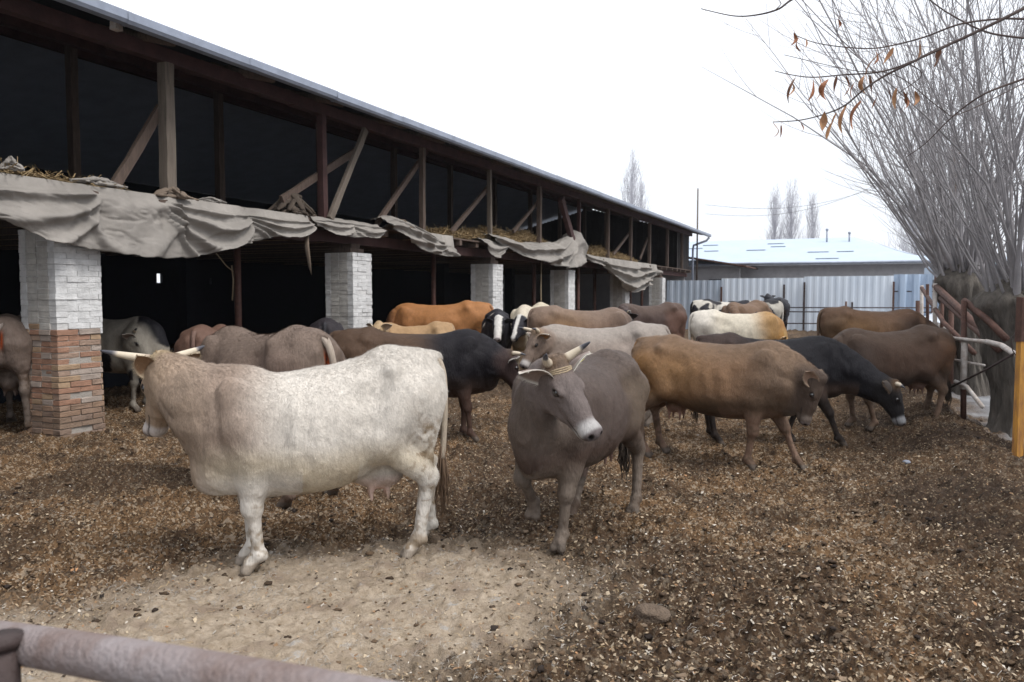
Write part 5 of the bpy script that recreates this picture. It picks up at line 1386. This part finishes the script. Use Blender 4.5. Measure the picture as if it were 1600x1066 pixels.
    if rope == 'horns':
        mb = MB()
        for k in range(3):
            P = [hp(.05+.010*k, -.085, .005), hp(.06+.012*k, -.05, .030-.004*k), hp(.065+.014*k, 0, .038), hp(.062+.01*k, .05, .030), hp(.05, .085, .005)]; mb.tube([q*s for q in P], .006, 6)
        mb.build('rope', M['rope'], root, True)
    if rope == 'neck':
        mb = MB(); i = 6; c0 = midc[i]; ax = midc[i+1]-midc[i-1]; ax /= np.linalg.norm(ax); u = np.cross(ax, [0, 1, 0]); u /= np.linalg.norm(u); v = np.cross(ax, u)
        ru = np.linalg.norm(crest[i]-thr[i])/2+.068; cc = (crest[i]+thr[i])/2
        P = [(cc+u*math.cos(a)*ru+v*math.sin(a)*.128)*s for a in np.linspace(0, 6.283, 29)]; mb.tube(P, .012, 7)
        mb.build('collar', M['rust_dark'], root, True)
    # ---- tail with its brush
    if tail:
        ts = tail_side; P = [np.array([-.82*Lx, 0, 1.30]), np.array([-.885*Lx, .00, 1.285]), np.array([-.93*Lx, ts*.2, 1.19]), np.array([-.94*Lx, ts*.5, 1.0]), np.array([-.93*Lx, ts*.8, .80]), np.array([-.915*Lx, ts, .62])]
        P = [np.array(q) for q in catmull(P, 5)]; n = len(P); r = np.concatenate([np.linspace(.036, .030, n//3), np.linspace(.028, .019, n-n//3)])
        mb = MB(); mb.tube([q*s for q in P], list(r*s), 10); tc_ = st.get('tailc', st.get('rear', st['base']))
        to = mesh_obj('tail', mb.v, mb.f, M['hair'], root, True, np.tile(np.array(tc_), (len(mb.v), 1)))
        R = random.Random(sd); mb = MB(); e = P[-1]; bc = st.get('brush', (.06, .045, .035))
        for k in range(46 if h < .02 else 14):
            a = R.uniform(0, 6.28); rr = R.uniform(0, 1)*.045; L = R.uniform(.18, .42); o = np.array([math.cos(a)*rr, math.sin(a)*rr, 0])
            q = [e+o*.3+np.array([0, 0, R.uniform(0, .10)]), e+o+np.array([0, 0, -L*.35]), e+o*1.2+np.array([R.uniform(-.02, .02), R.uniform(-.02, .02), -L*.7]), e+o*.6+np.array([R.uniform(-.03, .03), R.uniform(-.03, .03), -L])]
            mb.tube([v*s for v in q], [.007, .009, .006, .001], 4, squash=.6)
        mesh_obj('tail_brush', mb.v, mb.f, M['hair'], to, True, np.tile(np.array(bc), (len(mb.v), 1)))
    # ---- coat hair on the nearest animals: fine slanted strands in the colour of the skin they grow from
    if hair:
        R = np.random.default_rng(sd); a = V[F[:, 0]]; b = V[F[:, 1]]; c = V[F[:, 2]]; N_ = np.cross(b-a, c-a); A = np.linalg.norm(N_, axis=1); N_ = N_/(A[:, None]+1e-12)
        fc = (V[F[:, 0]]+V[F[:, 2]])/2; Hf = (fc-PL)@HB.T/hs_
        hf = (np.abs(Hf[:, 0]-.25) < .27)*(np.abs(Hf[:, 1]) < .13)*(np.abs(Hf[:, 2]+.08) < .17)
        wgt = A*np.where(fc[:, 2] < .09, 0, np.where(hf, .9, 1)); wgt = wgt*(Hf[:, 0] < .40)
        pick = R.choice(len(F), hair, p=wgt/wgt.sum()); u = R.random((hair, 1)); v = R.random((hair, 1))
        p = V[F[pick, 0]]*(1-u)*(1-v)+V[F[pick, 1]]*u*(1-v)+V[F[pick, 2]]*u*v+V[F[pick, 3]]*(1-u)*v; nrm = N_[pick]
        sw = fnoise(p, 7, sd+77, 2)-.5; grow = np.stack([-.55+0*sw, 1.6*sw, -1+1.5*(fnoise(p, 6, sd+78, 2)-.5)], 1)
        top = sstep(.12, .02, np.interp(np.clip(p[:, 0]/Lx, -.93, .88), XS, TOP)-p[:, 2])
        grow = grow-nrm*(grow*nrm).sum(1)[:, None]; grow /= np.linalg.norm(grow, axis=1)[:, None]+1e-9
        Ln = (.009+.010*R.random((hair, 1)))*(1-.6*hf[pick][:, None])*(1+.5*top[:, None])*st.get('hairl', 1.0)
        hq = (p-PL)@HB.T/hs_; Ln = Ln*(1+1.6*np.exp(-((hq[:, 0]-.01)/.06)**2-((hq[:, 2]-.03)/.05)**2-(hq[:, 1]/.10)**2))[:, None]
        d = grow*.92+nrm*(.20+.25*R.random((hair, 1)))+R.normal(0, .12, (hair, 3)); sdv = np.cross(d, nrm); sdv /= np.linalg.norm(sdv, axis=1)[:, None]+1e-9
        w = .0012
        VV = np.stack([p-sdv*w-nrm*.001, p+sdv*w-nrm*.001, p+d*Ln], 1).reshape(-1, 3)*s; cc = C[F[pick, 0]]*(.76+.46*R.random((hair, 1)))*(.80+.40*fnoise(p*np.array([1, 1, .35]), 28, sd+80, 2)[:, None])
        ho = mesh_obj('coat_hair', VV, np.arange(hair*3).reshape(hair, 3), M['ear'], root, False, np.repeat(cc, 3, 0)); ho.data.materials[0] = M['fur']; ho['kind'] = 'stuff'
    return root

# ------------------------------------------------------------------ the herd
BLK = (.022, .021, .026); WHT = (.56, .53, .48)
cow('large cream white cow with a taupe neck standing broadside in front, seen from its left', (-1.28, 5.19), 198, 1.38, Lx=.89, W=1.08, lt=1.25, wd=.085, brisket=.12, neck_up=-.08,
    poll=at(254, 563, 5.0), hdir=(-.32, .34, -.88), hint=1.2, horns=(.34, .95, .42, .0, -.05), ear_v=(.55, -.15, -.75), ear_n=(.25, -1, -.1), ear_s=.88, h=.0105, udder=.75, belly=1.18, rope='horns', neck_w=1.08,
    feet={'fl': (.46, .12, 0), 'fr': (.50, -.06, 0), 'rl': (-.66, .15, 0), 'rr': (-.82, -.16, 0)}, tail_side=.06, hair=150000, head_s=1.02,
    style=dict(mul=.93, base=(.60, .565, .52), seed=3, front=(.30, .24, .20), fx=.40, legs=(.60, .57, .53), belly=(.52, .46, .37), neck=(.29, .23, .185), face=(.34, .265, .205), ear=(.34, .26, .18), ear_in=(.25, .15, .085),
               muzzle=(.50, .46, .44), poll=(.52, .43, .30), dirt=.55, dirtc=(.20, .15, .10), hoof=(.26, .22, .18), tailc=(.45, .38, .30), brush=(.17, .11, .07), udder=(.5, .33, .28), rim=(.42, .34, .24)))
cow('grey brown horned cow walking towards the camera with its head turned to the right', (.50, 5.86), 239, 1.29, Lx=.98, W=1.0, brisket=.05,
    poll=at(868, 567, 5.0), hdir=(.50, -.42, -.74), lt=1.2, ref_w=(.33, -.60, .78), horns=(.20, .72, .62, .05, .10), h=.0098, udder=.3, eartag=True, rope='horns', belly=1.02,
    feet={'fl': (.52, .10, 0), 'fr': (.36, -.20, .16), 'rl': (-.66, .20, 0), 'rr': (-.22, -.17, 0)}, hair=130000, head_s=1.12, ears_up=.18, ear_s=1.1,
    style=dict(mul=.60, base=(.125, .096, .084), seed=5, back=(.15, .12, .108), front=(.175, .14, .12), fx=.5, rear=(.17, .13, .10), legs=(.24, .20, .17), belly=(.10, .070, .058), face=(.22, .185, .175), muzzle=(.58, .56, .55), poll=(.24, .165, .11),
               ear=(.22, .17, .15), ear_in=(.24, .18, .15), rim=(.58, .54, .48), dirt=.35, hairl=.95))
cow('tan brown cow with a halter and lowered head, right of the walking grey cow', (2.13, 8.22), -36, 1.29, Lx=1.08, W=1.08,
    poll=at(1283, 592, 7.6), hdir=(-.14, .06, -.97), ref_w=(.80, -.55, .45), h=.013, udder=.5, rope='neck', ear_v=(.75, -.3, -.55), ear_n=(-.3, .5, .6), belly=1.06, hair=60000, neck_w=1.05,
    feet={'fl': (.36, .17, 0), 'fr': (.40, -.15, 0), 'rl': (-.66, .17, 0), 'rr': (-.70, -.18, 0), 'fl': (.80, .14, 0)},
    lt=1.15, style=dict(mul=.72, base=(.26, .165, .108), seed=8, front=(.185, .13, .095), fx=.42, back=(.22, .155, .112), flank=(.33, .20, .11), rear=(.36, .205, .10), rx=-.6, belly=(.10, .07, .05), legs=(.22, .15, .115), face=(.085, .062, .05), muzzle=(.13, .105, .09),
               ear=(.22, .15, .11), ear_in=(.26, .17, .12), rim=(.30, .22, .16), dirt=.6))
cow('black cow with white horn tips grazing with its muzzle to the ground', (3.05, 9.32), -4, 1.28, Lx=1.02, W=1.0,
    poll=at(1398, 600, 8.9), hdir=(.30, -.12, -.93), hint=1.3, horns=(.15, .60, .30, .45, .15), h=.015, udder=.4, ear_v=(.6, -.35, -.6), ear_n=(-.7, -.2, .5), feet={'fl': (.28, .17, 0), 'fr': (.80, -.15, 0)}, hair=50000,
    style=dict(base=(.020, .019, .023), seed=12, rear=(.075, .052, .045), rx=-.35, legs=(.035, .028, .026), belly=(.12, .085, .07), face=(.020, .018, .019), muzzle=(.34, .34, .35), ear=(.05, .04, .035), ear_in=(.22, .16, .11), rim=(.14, .10, .07), poll=(.16, .10, .06), dirt=.35, dirtc=(.09, .065, .05)))
cow('dark brown cow on the right standing with its rump to the pipe fence', (4.80, 10.15), 184, 1.29, Lx=.94, W=1.05,
    poll_l=(1.12, .12, .82), hdir_l=(.42, .05, -.90), hint=1.2, h=.015, udder=.6, feet={'fl': (.30, .17, 0), 'fr': (.44, -.15, 0), 'rl': (-.58, .17, 0), 'rr': (-.68, -.2, 0)}, hair=45000,
    style=dict(base=(.105, .067, .05), seed=15, rear=(.14, .08, .052), rx=-.55, back=(.125, .088, .068), front=(.10, .072, .06), fx=.3, legs=(.24, .17, .13), belly=(.07, .05, .042), face=(.10, .075, .06), dirt=.5))
cow('dark cow with brown hindquarters facing right behind the cream cow', (-1.12, 9.45), 2, 1.32, Lx=1.17, W=1.0,
    poll=at(795, 553, 9.4), hdir=(.40, .25, -.88), hint=1.2, horns=(.22, .75, .30, .30, .10), h=.015, udder=0, eartag=False, feet={'fr': (.58, -.15, 0), 'fl': (.50, .12, 0)}, hair=45000, neck_w=1.1,
    style=dict(mul=.55, base=(.125, .08, .056), seed=18, front=(.016, .014, .018), fx=.08, legs=(.10, .062, .05), belly=(.05, .035, .03), face=(.06, .04, .038), ear_in=(.45, .24, .12), rim=(.58, .55, .50), poll=(.10, .07, .05), dirt=.3))
cow('pinkish brown cow behind the cream cow, orange mark on its rump towards the camera', (-2.20, 7.05), 137, 1.46, Lx=1.0, W=1.02,
    poll_l=(1.15, .1, 1.0), hdir_l=(.55, .1, -.8), h=.014, udder=.5, feet={'rl': (-.66, .21, 0), 'rr': (-.62, -.24, 0)}, tail_side=-.10, hair=60000,
    style=dict(base=(.235, .18, .15), seed=20, back=(.25, .195, .163), rear=(.245, .185, .155), legs=(.27, .20, .165), belly=(.2, .13, .11), vulva=1, tailc=(.42, .35, .29), dirt=.4))
cow('pale grey cow with dark-tipped horns facing left behind the walking cow', (1.13, 10.6), 180, 1.36, Lx=1.04, W=1.0,
    poll=at(838, 519, 10.3), hdir=(-.45, -.25, -.80), hint=1.0, horns=(.24, .65, .55, .20, .12), h=.016, udder=.4, hair=45000,
    style=dict(mul=.72, base=(.37, .315, .28), seed=23, front=(.29, .235, .20), fx=.2, back=(.42, .38, .345), neck=(.28, .225, .19), face=(.27, .21, .175), muzzle=(.5, .47, .45), poll=(.38, .28, .2), ear_in=(.46, .25, .12), rim=(.55, .50, .42), legs=(.34, .29, .25), dirt=.3))
cow('bright orange brown cow facing left in front of the third brick pillar', (-1.55, 16.6), 180, 1.50, Lx=1.12, W=1.05,
    poll=at(618, 505, 16.6), hdir=(-.75, -.3, -.6), h=.026, udder=.4,
    style=dict(mul=.66, base=(.40, .20, .10), seed=26, front=(.30, .14, .07), fx=.55, back=(.42, .215, .11), neck=(.12, .07, .05), face=(.26, .11, .05), ear_in=(.2, .08, .04), rim=(.3, .13, .06), legs=(.36, .17, .08), dirt=.4))
cow('small fawn calf with pale ears in front of the orange cow', (-1.62, 13.1), 188, 1.22, Lx=.80, W=.9,
    poll=at(592, 506, 12.6), hdir=(-.35, -.75, -.50), hint=.6, h=.024, udder=0, calf=True, ears_up=.1,
    style=dict(mul=.78, base=(.40, .27, .165), seed=28, back=(.36, .245, .15), rear=(.42, .30, .19), face=(.40, .30, .20), muzzle=(.35, .28, .22), ear_in=(.35, .25, .18), rim=(.5, .44, .36), dirt=.4))
cow('black and white cow facing the camera with a broad white face', (-.28, 15.3), 272, 1.34, W=.9, poll=at(779, 497, 14.2), hdir=(-.05, -.72, -.70), hint=.3, h=.026, udder=.4,
    style=dict(base=BLK, seed=31, mul=.85, patch=(WHT, .54, 1.8), pface=BLK, blaze=1, blw=.035, ear=BLK, ear_in=BLK, rim=BLK, muzzle=(.5, .47, .45)))
cow('black-headed white-necked cow with a thin white blaze left of the long brown cow', (.42, 15.9), 252, 1.47, W=.95, poll=at(812, 497, 14.6), hdir=(-.25, -.75, -.60), hint=.3, h=.026, udder=.4,
    style=dict(base=(.50, .45, .36), seed=33, mul=.9, front=(.52, .47, .39), fx=.5, face=BLK, patch=(BLK, .74, 2.2), pface=BLK, blaze=1, ear=BLK, ear_in=BLK, rim=BLK))
cow('long brown cow with a dark lowered neck facing right before the fourth pillar', (1.27, 14.0), 2, 1.45, Lx=.98, W=1.0,
    poll=at(993, 520, 13.8), hdir=(.4, -.1, -.9), hint=1.2, h=.022, udder=.5,
    style=dict(base=(.25, .175, .135), seed=36, front=(.13, .095, .08), fx=.55, back=(.28, .21, .17), flank=(.30, .19, .11), neck=(.08, .06, .055), face=(.06, .05, .05), ear_in=(.1, .07, .06), rim=(.1, .07, .06), dirt=.4))
cow('dark brown horned cow facing left towards the long brown cow, near the fence corner', (2.95, 17.2), 205, 1.47, Lx=.9, W=1.0,
    poll=at(978, 489, 15.9), hdir=(-.6, -.5, -.6), hint=.9, horns=(.22, .75, .30, .40, .1), h=.026, udder=.4,
    style=dict(base=(.085, .058, .052), seed=39, back=(.12, .085, .07), rear=(.16, .095, .075), face=(.035, .03, .032), ear_in=(.05, .04, .04), rim=(.06, .05, .05), dirt=.3))
cow('black and white patched cow with its tail to the left before the metal fence', (6.35, 23.6), 4, 1.48, Lx=1.05, W=.95, poll_l=(1.2, 0, 1.1), h=.03, udder=.5,
    style=dict(base=BLK, seed=42, mul=.85, patch=(WHT, .50, 4.2), pface=BLK, rim=BLK, ear_in=BLK, ear=BLK, legs=(.4, .38, .36), tailc=BLK))
cow('black and white cow with a pale curved rump beside the black cow near the fence', (7.35, 24.6), 165, 1.46, Lx=.95, W=.95, poll_l=(1.2, 0, 1.0), h=.03, udder=.5,
    style=dict(base=BLK, seed=47, patch=(WHT, .52, 3.6), pface=BLK, rim=BLK, ear_in=BLK, ear=BLK, tailc=WHT))
cow('brown cow with pale curved horns facing left in front of the patched cows', (5.62, 19.2), 222, 1.48, Lx=.86, W=1.1, poll=at(1158, 498, 17.8), hdir=(-.1, -.75, -.62), hint=.7, horns=(.30, .95, .30, .20, .45), h=.026, udder=.4,
    style=dict(base=(.20, .13, .09), seed=50, back=(.23, .155, .11), face=(.15, .10, .075), dirt=.4, ear_in=(.2, .13, .1), rim=(.3, .2, .15)))
cow('white cow with orange forequarters and lowered head behind the black cow', (4.17, 14.6), -2, 1.34, Lx=.98, W=1.0, poll=at(1222, 524, 14.5), hdir=(.6, -.1, -.8), hint=1.1, h=.022, udder=.5,
    style=dict(base=(.62, .57, .48), seed=53, mul=.9, front=(.40, .26, .14), fx=.30, neck=(.40, .22, .11), face=(.52, .32, .15), poll=(.60, .42, .22), ear_in=(.5, .35, .22), rim=(.5, .38, .25), rear=(.64, .60, .54), rx=-.5, dirt=.3))
cow('black cow seen end-on against the pale metal fence', (10.1, 30.5), 82, 1.52, Lx=1.0, W=1.15, poll_l=(1.05, .1, 1.45), h=.035, udder=.5, feet={'rl': (-.66, .2, 0), 'rr': (-.64, -.2, 0)},
    style=dict(base=(.045, .046, .055), seed=56, face=BLK, ear_in=BLK, rim=BLK, tailc=(.045, .045, .05)))
cow('shaggy brown cow with its rump to the left, behind the two right-hand cows', (6.12, 13.45), -8, 1.34, Lx=.98, W=1.08, poll_l=(1.12, 0, .95), hdir_l=(.5, 0, -.85), hint=1.2, h=.02, udder=.4, hair=25000,
    style=dict(base=(.17, .105, .068), seed=59, rear=(.15, .10, .068), front=(.085, .055, .042), fx=.35, flank=(.22, .13, .07), back=(.16, .10, .07), face=(.07, .05, .04), dirt=.4, hairl=1.6))
cow('spotted black and white cow lowering its head inside the barn', (-6.0, 11.9), -6, 1.42, Lx=.95, W=.95, poll=at(214, 519, 11.6), hdir=(.55, -.1, -.8), hint=1.2, horns=(.18, .6, .5, .1, .1), h=.022, udder=.4,
    style=dict(mul=.45, base=(.52, .48, .42), seed=62, patch=(BLK, .56, 3.4), pface=(.5, .46, .40), ear=BLK, ear_in=(.2, .15, .12), rim=(.3, .26, .22)))  # whole coat darkened to paint in the dim light of the barn
cow('brown cow with a level back at the edge of the barn beside the nearest pillar', (-4.15, 11.0), 96, 1.33, Lx=.98, W=1.0, poll_l=(1.1, 0, .85), hdir_l=(.5, 0, -.85), hint=1.2, h=.02, udder=.4,
    style=dict(base=(.17, .105, .082), seed=65, back=(.19, .12, .095), dirt=.4))
cow('grey brown cow seen from behind at the left edge, half behind the nearest pillar', (-6.52, 10.45), 112, 1.48, Lx=.92, W=1.02, poll_l=(1.1, 0, 1.2), h=.016, udder=.9, tail_side=.16, feet={'rl': (-.70, .26, 0), 'rr': (-.62, -.20, 0)}, hair=30000,
    style=dict(base=(.22, .175, .15), seed=68, rear=(.24, .19, .165), legs=(.24, .20, .175), udder=(.36, .28, .24), vulva=1, tailc=(.33, .28, .25), dirt=.6))
cow('blackish cow beyond the pinkish brown cow, only its dark back showing', (-2.92, 12.6), 100, 1.32, Lx=.9, W=.95, poll_l=(1.1, .1, 1.1), h=.024, udder=0,
    style=dict(base=(.035, .03, .034), seed=71, face=BLK, ear_in=BLK, rim=BLK, tailc=BLK))
# small things lying in the yard
def stone(label, px, py, r, seed, m, cat='stone'):
    p = at(px, py, 1); k = EYE/(EYE-p.z); x, y = p.x*k, k
    z = float(ground_h(np.array([x]), np.array([y]))[0]); V = ICO_V*(1+.7*(np.random.default_rng(seed).random((len(ICO_V), 1))-.5))*np.array([1.1, .9, .6])*r
    o = mesh_obj(cat, V, ICO_F, m, None, True); o.location = (x, y, z+r*.3)
    sb = o.modifiers.new('s', 'SUBSURF'); sb.levels = 2; sb.render_levels = 2
    tag(o, label, cat)
m_dung = mat('dry_dung', (.15, .11, .08), .95, .5, 30, 1.0, bscale=80); m_st = mat('pale_stone', (.22, .24, .29), .8, .3, 20, .3)
stone('lump of dried dung in the right foreground', 1016, 968, .095, 1, m_dung, 'dung_lump')
stone('pale bluish stone lying below the grazing black cow', 1416, 731, .035, 3, m_st)

# ------------------------------------------------------------------ winter haze over the yard and the land behind
hz_m = bpy.data.materials.new('haze'); hz_m.use_nodes = True; hn = hz_m.node_tree; hn.nodes.clear()
ho = hn.nodes.new('ShaderNodeOutputMaterial'); hv = hn.nodes.new('ShaderNodeVolumePrincipled'); hn.links.new(hv.outputs[0], ho.inputs['Volume'])
hv.inputs['Color'].default_value = (.93, .95, 1.0, 1); hv.inputs['Density'].default_value = .00025; hv.inputs['Anisotropy'].default_value = .2
mb = MB(); mb.box(-90, 110, -25, 130, -2.0, 24)
o = mb.build('haze', hz_m); tag(o, 'thin pale winter haze filling the air of the yard', 'haze', kind='stuff')
